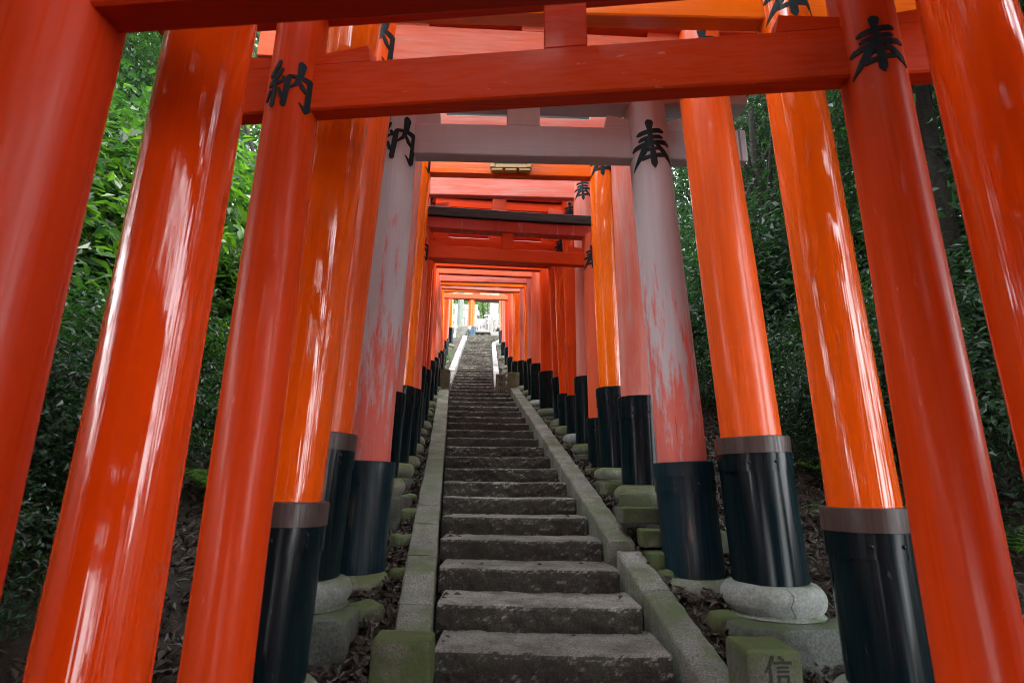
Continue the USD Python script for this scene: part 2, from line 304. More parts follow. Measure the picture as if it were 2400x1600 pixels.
solo('ground', grid(spaced(-60, 60, -5, 5, 0.085, 1.2), spaced(-45, 110, 1.0, 13, 0.11, 1.0)), SOIL, smooth=True, kind='structure')

# ------------------------------------------------------------------ stairs and kerbs
stairs = thing('stone_stairs', kind='structure')
def step_mesh(x0, x1, yf, depth, zt, h, seed, skew=0.0, rough=1.0):
    near = yf < 7.0
    L = x1 - x0; nx = max(10, int(L / (0.011 if near else 0.022)))
    ts = np.linspace(0, 1, nx)
    b = 0.012
    prof = [(0.012, -h)] + [(0.0, -h * q) for q in (np.linspace(.94, .18, 10) if near else (.75, .5, .27))] + [(0.0, -b * 1.6), (b * 0.35, -b * 0.45), (b * 1.5, 0.0)] + [(d, 0.0) for d in np.linspace(0.035, depth, 20 if near else 7)] + [(depth, -h)]
    nf = 13 if near else 6
    prof = np.array(prof); n = len(prof)
    v = np.zeros((nx, n, 3))
    v[..., 0] = (x0 + L * ts)[:, None]; v[..., 1] = yf + prof[None, :, 0] + (skew * (ts - 0.5))[:, None]; v[..., 2] = zt + prof[None, :, 1]
    P = v.reshape(-1, 3)
    f1 = meshkit.fbm(P * 24 + seed * 3.7, 4, seed).reshape(nx, n) - 0.5
    f2 = meshkit.fbm(P * 5 + seed * 1.9, 3, seed + 9).reshape(nx, n) - 0.5
    edge = meshkit.fbm(np.stack([P[:, 0] * 9 + seed, P[:, 1] * 0, P[:, 0] * 0], -1), 3, seed + 3).reshape(nx, n) - 0.5
    f3 = meshkit.fbm(P * 70 + seed * 2.3, 3, seed + 1).reshape(nx, n) - 0.5
    front = (np.arange(n) < nf)[None, :]
    v[..., 1] += np.where(front, (f1 * 0.034 + f2 * 0.018 + f3 * 0.022) * rough, 0)
    sag = -0.005 * np.sin(ts * math.pi)[:, None]                              # worn hollow in the middle
    v[..., 2] += np.where(np.arange(n)[None, :] < n - 1, edge * 0.010 * rough + sag, 0) * (np.arange(n)[None, :] > nf - 3)
    v[..., 2] += np.where((np.arange(n) >= nf) & (np.arange(n) < n - 1), (f1 * 0.007 + f2 * 0.009 + f3 * 0.010) * rough, 0)
    V = v.reshape(-1, 3); F = []
    i = np.arange((nx - 1) * n).reshape(nx - 1, n)
    for k in range(n):
        a, c = i[:, k], i[:, (k + 1) % n]
        F.append(np.stack([a, c + n, c], 1)); F.append(np.stack([a, a + n, c + n], 1))
    F = np.concatenate(F)[:, ::-1]
    for e, s in ((0, 1), ((nx - 1) * n, -1)):
        c = np.stack([np.full(n - 2, e), e + np.arange(1, n - 1), e + np.arange(2, n)], 1)
        F = np.concatenate([F, c if s < 0 else c[:, ::-1]])
    mt = trimesh.Trimesh(V, F, process=False)
    if mt.volume < 0: mt.invert()
    return mt
for k in range(-6, 20):
    y = D0 + TR * k; z = Z0 + RI * k; xl = -0.382 - 0.04586 * k + 0.006
    xr = xl + 1.2 - 0.012
    skew = -0.06 + 0.006 * k
    cuts = {7: [0.47], 12: [0.62]}.get(k, [])
    es = [0] + cuts + [1]
    for a, b in zip(es[:-1], es[1:]):
        x0, x1 = xl + (xr - xl) * a + (0.003 if a else 0), xl + (xr - xl) * b - (0.003 if b < 1 else 0)
        sk = skew * (b - a); yo = skew * ((a + b) / 2 - 0.5)
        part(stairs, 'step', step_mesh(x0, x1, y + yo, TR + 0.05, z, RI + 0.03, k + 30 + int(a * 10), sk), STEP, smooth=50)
for k in range(0, 31):
    y = E0 + TR2 * k; z = F1Z + RI2 * k
    if k == 30: y += 0.02
    xl = float(stair_left(y)); 
    wd = 0.915 + (0.10 + 0.12 * (k - 25) if k > 25 else 0)
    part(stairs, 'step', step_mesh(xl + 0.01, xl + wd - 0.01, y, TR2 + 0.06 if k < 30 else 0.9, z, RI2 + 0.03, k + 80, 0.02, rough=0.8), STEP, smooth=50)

def kerb_stone(p0, p1, width, height, side, seed, amp=1.0):
    """sloping kerb stone between p0 and p1 (inner top edge), extending sideways by width (side = -1 left, +1 right) and down by height"""
    p0, p1 = np.array(p0, float), np.array(p1, float)
    n, mcol = max(6, int(np.linalg.norm(p1 - p0) / 0.03)), 6
    rows = []
    bv = 0.010
    prof = [(0, -height), (0, -height * 0.5), (0, -bv * 2), (bv * 0.4, -bv * 0.4), (bv * 2, 0), (width * 0.35, 0), (width * 0.65, 0), (width - bv * 2, 0), (width - bv * 0.4, -bv * 0.4), (width, -bv * 2), (width, -height)]
    prof = np.array(prof); N = len(prof)
    ts = np.linspace(0, 1, n)
    v = np.zeros((n, N, 3))
    c = p0[None] + (p1 - p0)[None] * ts[:, None]
    v[..., 0] = c[:, None, 0] + side * prof[None, :, 0]; v[..., 1] = c[:, None, 1]; v[..., 2] = c[:, None, 2] + prof[None, :, 1]
    P = v.reshape(-1, 3)
    a = meshkit.fbm(P * 16 + seed, 4, seed).reshape(n, N) - 0.5; b = meshkit.fbm(P * 16 + seed + 50, 4, seed + 4).reshape(n, N) - 0.5
    v[..., 2] += a * 0.022 * amp * (np.arange(N)[None] % (N - 1) > 0); v[..., 0] += b * 0.022 * amp
    F = []; i = np.arange((n - 1) * N).reshape(n - 1, N)
    for k in range(N):
        q, w = i[:, k], i[:, (k + 1) % N]
        F.append(np.stack([q, w, w + N], 1)); F.append(np.stack([q, w + N, q + N], 1))
    F = np.concatenate(F)
    for e in (0, (n - 1) * N):
        F = np.concatenate([F, np.stack([np.full(N - 2, e), e + np.arange(1, N - 1), e + np.arange(2, N)], 1)])
    mt = trimesh.Trimesh(v.reshape(-1, 3), F, process=False)
    trimesh.repair.fix_normals(mt); return mt
def kerb_run(pts_fn, ks, width, height, side, mat, amp=1.0, gap=0.006):
    for j in range(len(ks) - 1):
        a, b = pts_fn(ks[j]), pts_fn(ks[j + 1])
        a, b = np.array(a), np.array(b); u = (b - a) / np.linalg.norm(b - a)
        part(stairs, 'kerb_stone', kerb_stone(a + u * gap / 2, b - u * gap / 2, width * (1 + 0.03 * math.sin(j * 7.1)), height, side, 200 + j * 3 + side, amp), mat, smooth=50)
def left_edge(k): return (-0.382 - 0.04586 * k - 0.012, D0 + TR * k, Z0 + RI * k + 0.055)
def right_edge(k): return (-0.382 - 0.04586 * k + 1.2 + 0.012, D0 + TR * k - 0.03, Z0 + RI * k + 0.065)
def right_low(k): return (-0.382 - 0.04586 * k + 1.2 + 0.045, D0 + TR * k - 0.03, Z0 + RI * k + 0.02)
kerb_run(left_edge, [-0.72, 0.75, 2.1, 3.3, 4.2, 5.35, 7.3, 9.4, 11.8, 14.2, 16.3, 18.3, 19.2], 0.192, 0.30, -1, KERB)
kerb_run(right_low, [-2.6, -0.6, 1.35, 2.55], 0.175, 0.30, 1, KERB)
kerb_run(right_edge, [2.62, 4.6, 6.7, 9.0, 11.2, 13.6, 16.0, 18.2, 19.3], 0.175, 0.30, 1, KERB)
def l2(k): y = E0 + TR2 * k; return (float(stair_left(y)) - 0.0, y, F1Z + RI2 * k + 0.05)
def r2(k): y = E0 + TR2 * k; x = float(stair_left(y)) + 0.915; return (x + (0.10 * max(0, k - 21.5) if k > 21.5 else 0), y, F1Z + RI2 * k + 0.05)
kerb_run(l2, [0.2, 4.4], 0.10, 0.25, -1, KERB2)
kerb_run(lambda k: (l2(k)[0] - 0.012, l2(k)[1], l2(k)[2] + 0.03), [4.5, 8, 12, 16, 20, 24, 27.2], 0.16, 0.3, -1, KERB2)
kerb_run(r2, [-0.6, 3, 7, 11.5, 15.5, 19, 21.6, 23.6, 25.2], 0.13, 0.3, 1, KERB2)

# ------------------------------------------------------------------ brush-written characters
def brush(pts):
    """one brush stroke: points (x, y, half width) joined by hulls of circles"""
    out = []
    for (a, b) in zip(pts[:-1], pts[1:]):
        out.append(MultiPoint([]).union(Point(a[0], a[1]).buffer(max(a[2] * 1.38, 0.008), 10)).union(Point(b[0], b[1]).buffer(max(b[2] * 1.38, 0.008), 10)).convex_hull)
    return unary_union(out)
HO = [[(-.56, .58, .05), (-.45, .61, .085), (.45, .70, .085), (.58, .66, .06)], [(-.50, .26, .05), (-.4, .30, .075), (.40, .38, .075), (.52, .35, .05)],
      [(-.88, -.08, .05), (-.74, -.02, .085), (.70, .12, .085), (.88, .05, .06)], [(-.04, 1.14, .10), (.0, 1.08, .13), (-.01, .75, .075), (.02, .3, .07), (.05, .05, .05)],
      [(.0, .5, .05), (-.12, .1, .11), (-.38, -.36, .115), (-.68, -.74, .07), (-.98, -1.08, .01)], [(.14, .14, .04), (.40, -.22, .08), (.74, -.58, .10), (1.02, -.92, .01)],
      [(-.30, -.32, .05), (-.2, -.28, .055), (.30, -.22, .06)], [(-.42, -.68, .05), (-.3, -.64, .075), (.38, -.55, .075), (.48, -.58, .05)], [(.03, -.08, .06), (.05, -.5, .10), (.06, -.95, .11), (.08, -1.18, .02)]]
NA = [[(.02, .42, .05), (-.02, .3, .085), (-.08, -.5, .085), (-.12, -.92, .09)], [(.0, .40, .05), (.5, .46, .065), (.86, .42, .11)], [(.88, .38, .10), (.86, -.3, .10), (.84, -.85, .11), (.78, -1.02, .07), (.48, -.72, .015)],
      [(.42, 1.12, .07), (.45, 1.02, .13), (.42, .5, .085), (.30, .12, .06), (.08, -.12, .03)], [(.44, .2, .05), (.58, -.02, .075), (.74, -.16, .05)],
      [(-.44, 1.1, .06), (-.56, .82, .085), (-.82, .50, .06), (-.50, .48, .05)], [(-.30, .72, .05), (-.48, .40, .075), (-.84, .02, .06), (-.40, .10, .06), (-.28, .14, .04)],
      [(-.56, .06, .05), (-.58, -.5, .08), (-.60, -.98, .06), (-.72, -.86, .02)], [(-.80, -.26, .06), (-.94, -.66, .05)], [(-.36, -.22, .05), (-.24, -.54, .065)], [(-.24, .34, .05), (-.18, .18, .06)]]
SHIN = [[(-.34, 1.0, .10), (-.58, .50, .08), (-.98, -.02, .02)], [(-.60, .42, .07), (-.58, -.4, .08), (-.62, -1.0, .07)], [(.22, 1.0, .08), (.42, .86, .07)], [(-.18, .62, .07), (.4, .66, .06), (.98, .66, .09)],
        [(.02, .32, .06), (.4, .35, .055), (.76, .35, .06)], [(.02, .05, .06), (.4, .08, .055), (.76, .08, .06)], [(.02, -.26, .07), (.04, -.92, .08)], [(.04, -.26, .06), (.72, -.24, .07), (.70, -.92, .08)], [(.04, -.82, .06), (.68, -.80, .06)]]
TA = [[(-.8, .25, .08), (.8, .35, .10)], [(.0, 1.0, .09), (-.15, .1, .09), (-.85, -.9, .03)], [(.05, .2, .06), (.5, -.5, .10), (.95, -.9, .03)], [(-.1, -.6, .08), (.12, -.85, .08)]]
YAMA = [[(.0, .95, .10), (.0, -.6, .10)], [(-.75, .3, .09), (-.7, -.65, .09), (.75, -.62, .09)], [(.78, .35, .10), (.75, -.75, .10)]]
def glyph_mesh(strokes, h, depth, fine):
    shp = unary_union([brush(s) for s in strokes]).simplify(0.012)
    ms = []
    for g in getattr(shp, 'geoms', [shp]):
        if g.area < 1e-4: continue
        ms.append(trimesh.creation.extrude_polygon(g, 1.0, engine='earcut'))
    mt = cat(*ms)
    mt.apply_scale([h / 2.3, h / 2.3, depth])
    if fine: 
        v, f = trimesh.remesh.subdivide_to_size(mt.vertices, mt.faces, fine)
        mt = trimesh.Trimesh(v, f)
    return mt
GCACHE = {}
def glyph_on_post(strokes, key, h, r):
    k = (key, round(h, 3))
    if k not in GCACHE: GCACHE[k] = glyph_mesh(strokes, h, 0.0045, max(0.02, h * 0.10))
    mt = GCACHE[k].copy(); v = mt.vertices
    a = v[:, 0] / r; rr = r - 0.002 + v[:, 2]
    return trimesh.Trimesh(np.stack([rr * np.sin(a), -rr * np.cos(a), v[:, 1]], 1), mt.faces, process=False)

# ------------------------------------------------------------------ torii gates
ORD = ['first', 'second', 'third', 'fourth', 'fifth', 'sixth', 'seventh', 'eighth', 'ninth', 'tenth', 'eleventh', 'twelfth', 'thirteenth', 'fourteenth', 'fifteenth', 'sixteenth', 'seventeenth', 'eighteenth', 'nineteenth', 'twentieth', 'twenty-first', 'twenty-second', 'twenty-third']
def lean_tf(x0, s, y, z):
    """frame of a post at height z: columns = post axes (z axis leans by s in x)"""
    az = np.array([s, 0, 1.0]); az /= np.linalg.norm(az)
    ay = np.array([0, 1., 0]); ax = np.cross(ay, az)
    M = np.eye(4); M[:3, 0], M[:3, 1], M[:3, 2] = ax, ay, az; M[:3, 3] = (x0 + s * z, y, z)
    return M
def post_mesh(r0, r1, h, seed):
    n = 14; prof = [(0, 0)] + [(r0 + (r1 - r0) * t + 0.002 * math.sin(t * 9 + seed), h * t) for t in np.linspace(0, 1, n)] + [(0, h)]
    return revolve(prof, 48)
def beam(p0, p1, h, t, up=0.0, seg=1, bev=0.008):
    """horizontal beam with its lower front edge line between p0 and p1; h high, t thick (centred on the line in depth); up: lift of both ends"""
    p0, p1 = np.array(p0, float), np.array(p1, float)
    L = np.linalg.norm((p1 - p0)[:2]); ang = math.atan2(p1[1] - p0[1], p1[0] - p0[0])
    if up == 0:
        b = bevel_box(L, t, h, bev); b.apply_translation((0, 0, h / 2))
    else:
        n = 13; V = []; hh, tt = h / 2, t / 2
        sec = [(-tt, -hh + bev), (-tt + bev, -hh), (tt - bev, -hh), (tt, -hh + bev), (tt, hh - bev), (tt - bev, hh), (-tt + bev, hh), (-tt, hh - bev)]
        for q in np.linspace(-1, 1, n):
            for (yy, zz) in sec: V.append((q * L / 2, yy, zz + hh + up * abs(q) ** 3))
        F = []
        for i in range(n - 1):
            for k in range(8):
                a, c = i * 8 + k, i * 8 + (k + 1) % 8
                F += [(a, c + 8, c), (a, a + 8, c + 8)]
        for e, s in ((0, 1), ((n - 1) * 8, -1)):
            for k in range(1, 7): F.append((e, e + k, e + k + 1) if s > 0 else (e, e + k + 1, e + k))
        b = trimesh.Trimesh(np.array(V), np.array(F), process=False)
        if b.volume < 0: b.invert()
    b = moved(b, rz=ang); c = (p0 + p1) / 2; b.apply_translation(c); return b

SEEN_FOOT = []
def torii(i, dL, dR, nz, L, R, dia, mat, bmat, desc, sleeve, base, nh=None, sh='black', letter=True, ext=0.36, strut=None, sl_mat=None, gap=0.24, kasagi=True, drips=False, wedges=True, lf=0.5):
    """one gate. L, R: (x at height 0, lean) of the posts; nz: underside of the tie beam; sleeve/base: heights of the sleeve tops / footings"""
    r = dia / 2; sep = R[0] - L[0]
    nh = nh or 0.75 * dia; lz = nz + nh + gap          # lintel underside
    sep_y = dR - dL; u = np.array([sep, sep_y]); u = u / np.linalg.norm(u)
    base = [base[0] if base[0] is not None else float(ground_z(L[0] + L[1] * sleeve[0], dL, False)) + 0.16, base[1] if base[1] is not None else float(ground_z(R[0] + R[1] * sleeve[1], dR, False)) + 0.16]
    o = np.array([(L[0] + R[0]) / 2, (dL + dR) / 2, min(base)])
    t = thing('torii_gate', o, label=desc, cat='torii gate', group='torii gates over the stairs')
    loc = lambda mt: moved(mt, -o)
    for side, (x0, s), y, sz, bz in ((-1, L, dL, sleeve[0], base[0]), (1, R, dR, sleeve[1], base[1])):
        M = lean_tf(x0, s, y, bz - 0.02)
        p = post_mesh(r * 1.02, r * 0.97, lz - bz + 0.06, i * 2 + side); p.apply_transform(M)
        pp = part(t, 'pillar', loc(p), mat, smooth=35, label=('left' if side < 0 else 'right') + ' pillar')
        # sleeve round the foot
        rs = r * 1.13 + 0.008; hs = sz - bz
        M2 = lean_tf(x0, s, y, bz)
        smt = SLEEVE
        if sl_mat: smt = sl_mat
        slv = part(t, 'sleeve', None or loc(trimesh.Trimesh(**dict(zip(('vertices', 'faces'), (lambda q: (q.vertices, q.faces))(revolve([(0, 0), (rs, 0), (rs, hs - 0.012), (rs - 0.004, hs - 0.004), (rs - 0.010, hs), (0, hs)], 48).apply_transform(M2)))), process=False)), smt, smooth=35)
        if sh == 'brown':
            c = revolve([(rs * 0.97, hs - 0.095), (rs + 0.010, hs - 0.095), (rs + 0.010, hs - 0.004), (rs + 0.005, hs + 0.004), (r * 0.99, hs + 0.006)], 48); c.apply_transform(M2)
            part(slv, 'collar', loc(c), BROWN, smooth=35)
            bz0, bz1 = hs - 0.20, hs - 0.098
        else:
            c = revolve([(rs * 0.97, hs - 0.09), (rs + 0.010, hs - 0.09), (rs + 0.010, hs - 0.006), (rs + 0.005, hs + 0.003), (r * 0.99, hs + 0.005)], 48); c.apply_transform(M2)
            part(slv, 'collar', loc(c), smt, smooth=35)
            bz0, bz1 = hs - 0.19, hs - 0.094
        c = revolve([(rs * 0.97, bz0), (rs + 0.007, bz0), (rs + 0.007, bz1), (rs * 0.97, bz1)], 48); c.apply_transform(M2)
        part(slv, 'band', loc(c), smt, smooth=35)
        if dL < 7.0:
            for a in (-0.55, 0.15, 0.95):
                for zz in ((bz0 + 0.03, bz1 - 0.03) if a > 0.5 else ((bz0 + bz1) / 2,)):
                    rv = trimesh.creation.icosphere(2, 0.010)
                    rv.apply_scale([1, 0.8, 1]); rv.apply_translation([(rs + 0.007) * math.sin(a), -(rs + 0.007) * math.cos(a), zz]); rv.apply_transform(M2)
                    part(slv, 'rivet', loc(rv), smt, smooth=True)
        if letter and i < 13:
            gh = dia * (1.05 if i == 2 else 1.22)
            zc = nz + nh * lf
            g = glyph_on_post(NA if side < 0 else HO, 'na' if side < 0 else 'ho', gh, r * 0.985)
            g = moved(g, rz=(0.20 if side < 0 else (-0.36 if i == 2 else -0.16)))
            g.apply_transform(lean_tf(x0, s, y, zc))
            part(pp, 'lettering', loc(g), INK, smooth=40)
        SEEN_FOOT.append((i, side, x0 + s * bz, y, bz, rs))
    pl = lambda f, z, dy=0.0: (L[0] + L[1] * z + (R[0] + R[1] * z - L[0] - L[1] * z) * f - u[1] * 0, dL + (dR - dL) * f + dy, z)
    th = max(0.085, dia * 0.36)
    e = ext
    a, b = pl(-e / 1.0 * 0.9, nz), pl(1 + e * 0.9, nz)
    nb = beam(a, b, nh, th)
    part(t, 'tie_beam', loc(nb), bmat, smooth=False)
    if i == 5:
        for f0, f1 in ((1 + e * 0.9, 1 + e * 0.9 + 0.028),):
            part(t, 'beam_end_cap', loc(beam(pl(f0 + 0.001, nz - 0.004), pl(f1, nz - 0.004), nh + 0.008, th + 0.008)), GREYB)
    if wedges:
        for f, sg in ((0, 1), (1, -1), (0, -1), (1, 1)):
            q = r / sep * 0.9; wl = 0.24 / 2.3
            hi, lo = dia * 0.36, dia * 0.22
            x0, x1 = f + sg * q, f + sg * (q + wl)
            A, B = np.array(pl(x0, nz + nh + 0.002)), np.array(pl(x1, nz + nh + 0.002))
            pts = []
            for yy in (-th * 0.42, th * 0.42):
                n2 = np.array([-u[1], u[0], 0]) * yy
                pts += [A + n2, B + n2, A + n2 + (0, 0, lo), B * 0.93 + A * 0.07 + n2 + (0, 0, hi)]
            part(t, 'wedge', loc(trimesh.convex.convex_hull(np.array(pts))), bmat)
    sw = strut or dia * 0.75
    A = np.array(pl(0.5, nz + nh + 0.002)); sb = bevel_box(sw, th * 0.95, gap + 0.01, 0.006); sb = moved(sb, rz=math.atan2(u[1], u[0])); sb.apply_translation(A + (0, 0, gap / 2))
    part(t, 'strut', loc(sb), bmat)
    lh = dia * 0.62
    part(t, 'lintel', loc(beam(pl(-e * 1.05, lz), pl(1 + e * 1.05, lz), lh, th * 1.5, up=0.03)), STREAKED if drips else bmat)
    if kasagi:
        part(t, 'roof_beam', loc(beam(pl(-e * 1.2, lz + lh + 0.002), pl(1 + e * 1.2, lz + lh + 0.002), dia * 0.5, th * 2.3, up=0.05)), BLACK)
    return t

G = [  # i, dL, dR, nz, L, R, dia, post look, beam look, label, sleeve, base, extra
 (0, 1.11, 0.86, 1.125, (-1.155, -.011), (1.62, .01), .27, SHADED_RED, SHADED_RED, 'blurred dark red torii gate nearest the camera, cropped by left edge', (-0.95, -0.95), (-1.36, -1.36), dict(letter=False)),
 (1, 1.50, 1.50, 1.95, (-1.043, -.002), (1.582, 0), .26, GLOSS, GLOSS, 'second torii gate, fat glossy red pillars at both edges, beams above the frame', (-0.85, -0.85), (-1.24, -1.24), dict(letter=False)),
 (2, 2.08, 1.82, 1.600, (-1.013, -.003), (1.448, .010), .235, SATIN, SATIN, 'third torii gate, slim satin red, low tie beam crossing the top of the picture', (-0.72, -0.80), (-1.05, -1.13), dict(nh=.245, gap=.30, strut=.19, ext=.30)),
 (3, 2.48, 2.52, 2.595, (-.993, .028), (1.605, -.015), .29, FIRE, BRIGHT, 'fourth torii gate, glossy orange pillars with brown collars, streaked reflections', (-0.09, -0.09), (-0.80, -0.80), dict(sh='brown', nh=.24)),
 (4, 3.29, 3.41, 2.97, (-1.174, .035), (1.532, -.035), .36, ORANGE, MATT, 'fifth torii gate, thick orange pillars with brown collars beside the cracked footing', (.28, .29), (-.53, -.54), dict(sh='brown', nh=.34, gap=.05)),
 (5, 3.73, 3.77, 2.51, (-.996, .019), (1.196, -.039), .33, GREY, GREYB, 'sixth torii gate, weathered grey wood with remnants of pink paint', (.13, .15), (-.56, -.57), dict(nh=.28, gap=.20, strut=.27, sl_mat=RUSTY, ext=.39)),
 (6, 4.57, 4.63, 3.28, (-1.125, .025), (1.126, -.003), .31, PINK, PINK, 'seventh torii gate, faded pink pillars just behind the grey wooden gate', (.74, .73), (.03, .0), dict(nh=.25)),
 (7, 5.47, 5.53, 3.45, (-1.211, .029), (1.091, -.017), .30, BRIGHT, BRIGHT, 'eighth torii gate, bright orange with a gilt plaque hanging from its beam', (.95, .97), (.18, .16), dict(nh=.22)),
 (8, 5.89, 6.11, 2.59, (-1.174, .017), (1.021, -.013), .24, MATT, SATIN, 'ninth torii gate, low dark red beam under a wide black roof beam', (1.0, .72), (None, .17), dict(nh=.165, gap=.21, drips=True, strut=.15)),
 (9, 6.37, 6.43, 3.70, (-1.225, -.003), (.931, .001), .26, PINK, PINK, 'tenth torii gate, pale pink cracked beam above the black roof beam', (1.04, 1.26), (None, None), dict(nh=.27)),
 (10, 6.71, 6.89, 3.50, (-1.289, .019), (.884, -.018), .26, SATIN, MATT, 'eleventh torii gate, dull red with its lettered pillar above the black roof beam', (1.43, 1.10), (None, None), dict(nh=.2)),
 (11, 7.11, 7.29, 3.28, (-1.313, .016), (.820, -.030), .24, GLOSS, SATIN, 'twelfth torii gate, red, its beam seen through the gap of the low gate', (1.3, 1.19), (None, None), dict(gap=.47)),
 (12, 7.50, 7.70, 3.24, (-1.323, .003), (.808, -.040), .26, SATIN, SATIN, 'thirteenth torii gate, its orange beam edge just under the low dark beam', (1.55, 1.50), (None, None), {}),
 (13, 8.22, 8.38, 3.46, (-1.457, .015), (.624, -.010), .28, SATIN, SATIN, 'fourteenth torii gate, orange red pillars with tall black sleeves midway up', (1.7, 1.72), (None, None), {}),
 (14, 8.92, 9.08, 3.62, (-1.474, .006), (.507, -.013), .26, MATT, MATT, 'fifteenth torii gate, matt red beam with white slots above it', (2.0, 2.0), (None, None), {}),
 (15, 9.46, 9.54, 3.68, (-1.474, -.001), (.492, -.030), .24, PINK, PINK, 'sixteenth torii gate, sunlit whitish pink beam', (2.18, 2.2), (None, None), {}),
 (16, 9.94, 10.06, 3.79, (-1.527, -.005), (.415, -.022), .24, BRIGHT, BRIGHT, 'seventeenth torii gate, narrow bright orange beam under the whitish one', (2.3, 2.27), (None, None), {}),
 (17, 10.41, 10.59, 3.89, (-1.536, -.012), (.269, -.002), .24, PINK, PINK, 'eighteenth torii gate, pale pink beam and pillar beyond the orange one', (2.5, 2.4), (None, None), {}),
 (18, 11.08, 11.12, 4.07, (-1.516, -.029), (.170, -.011), .24, BRIGHT, BRIGHT, 'nineteenth torii gate, thin light orange beam near the stair top', (2.7, 2.5), (None, None), {}),
 (19, 11.85, 11.95, 4.19, (-1.576, -.035), (.090, -.020), .24, MATT, MATT, 'twentieth torii gate, lowest far beam framing the bright opening', (2.95, 2.79), (None, None), dict(nh=.12, gap=.07, wedges=False)),
 (20, 12.95, 13.05, 5.28, (-1.836, .018), (.034, -.024), .25, SATIN, MATT, 'twenty-first torii gate, pillars half hidden beside the bright opening', (3.43, 3.30), (None, None), {}),
 (21, 14.44, 14.56, 5.89, (-2.004, .019), (-.140, -.005), .26, PINK, MATT, 'twenty-second torii gate, pale pillars on both sides of the far stairs', (3.89, 3.83), (None, None), {}),
 (22, 16.93, 17.07, 6.90, (-2.064, -.010), (-.127, -.031), .28, FIRE, BRIGHT, 'last torii gate before the stair top, orange pillar with blue black sleeve', (4.93, 4.90), (None, None), {}),
]
BM = {SHADED_RED: PAINTS['deep_red_satin_beam'], SATIN: PAINTS['vermilion_satin_beam'], MATT: PAINTS['vermilion_matt_beam'], PINK: PAINTS['faded_pink_beam'], ORANGE: PAINTS['orange_satin_beam'], BRIGHT: BRIGHTB, GLOSS: PAINTS['vermilion_satin_beam']}
for (i, dL, dR, nz, L, R, dia, pm, bm, desc, sl, bs, kw) in G:
    bm = BM.get(bm, bm)
    kw = dict({'lf': {2: .33, 3: .44, 4: .32, 5: .22, 7: .7, 8: .5, 9: .33, 10: .9}.get(i, .5)}, **kw)
    torii(i, dL, dR, nz, L, R, dia, pm, bm, desc, sl, bs, **kw)
# the gates go on down the slope behind the camera
for j, d in enumerate((-0.45, -1.0, -1.55, -2.1, -2.7, -3.3, -4.0)):
    gz = float(ground_z(1.9, d, False))
    torii(23 + j, d, d, gz + 2.6 + 0.15 * (j % 3), (-1.25, .01), (1.7, -.01), .27, SATIN, SATIN, f'torii gate lower down the slope, {ORD[j]} one behind the camera', (gz + .6, gz + .6), (gz + .1, gz + .1), letter=False)

# footings: a rounded ring and a square block under each pillar
foot_note = {(3, 1): 'dark grey', (4, 1): 'cracked pale grey', (4, -1): 'pale grey', (5, 1): 'mossy brown'}
for (i, side, x, y, z, rs) in SEEN_FOOT:
    if i < 3 or i > 22: continue
    rr, h = rs * 1.36, 0.150 + 0.02 * math.sin(i * 3.3 + side)
    f = thing('pillar_footing', (x, y, z - h), label=f"{foot_note.get((i, side), 'rounded mossy')} stone footing under the {'left' if side < 0 else 'right'} pillar of the {ORD[i]} gate from the camera", cat='stone footing', group='stone footings under the gate pillars')
    prof = [(0, 0), (rr * 0.97, 0)] + [(rr - 0.5 * h + 0.5 * h * math.cos(a) * 1.0, h * 0.5 + 0.5 * h * math.sin(a)) for a in np.linspace(-0.9, math.pi / 2, 9)] + [(0, h)]
    g = revolve(prof, 40); g.vertices[:, :] += (meshkit.fbm(g.vertices * 9 + i * 5, 3, i)[:, None] - 0.5) * 0.012 * (np.abs(g.vertices[:, :1]) > 0.01)
    fm = FOOT if (i in (3, 4) or (i in (5, 10, 14) and side > 0)) else FOOTM
    part(f, 'ring', g, fm, smooth=40)
    bh = 0.55
    bw = 2.55 if i == 4 else 2.1
    bl = rough_block(rr * bw, rr * bw, bh, amp=0.008, freq=6, n=4, rnd=0.06, seed=i * 2 + side)
    part(f, 'block', moved(bl, (0, 0, -bh / 2 - 0.002), rz=0.05 * math.sin(i * 5.1)), BLOCK, smooth=40)
    if (i, side) == (4, 1):
        zz = np.linspace(0.02, h - 0.004, 12); xs = 0.012 * np.sin(zz * 60) - 0.02
        pth = []
        for a, b in zip(zz, xs):
            q = (a - h / 2) / (h / 2); ro = rr - 0.5 * h + 0.5 * h * math.sqrt(max(0, 1 - q * q)) + 0.001
            an = b / rr; pth.append((ro * math.sin(an), -ro * math.cos(an), a))
        pth = np.array(pth); V, F = [], []
        for k, p in enumerate(pth): V += [p + (-0.0018, 0, 0), p + (0.0018, 0, 0)]
        for k in range(len(pth) - 1): F += [(2 * k, 2 * k + 1, 2 * k + 3), (2 * k, 2 * k + 3, 2 * k + 2)]
        part(f, 'crack', trimesh.Trimesh(np.array(V), np.array(F), process=False), CARVE)

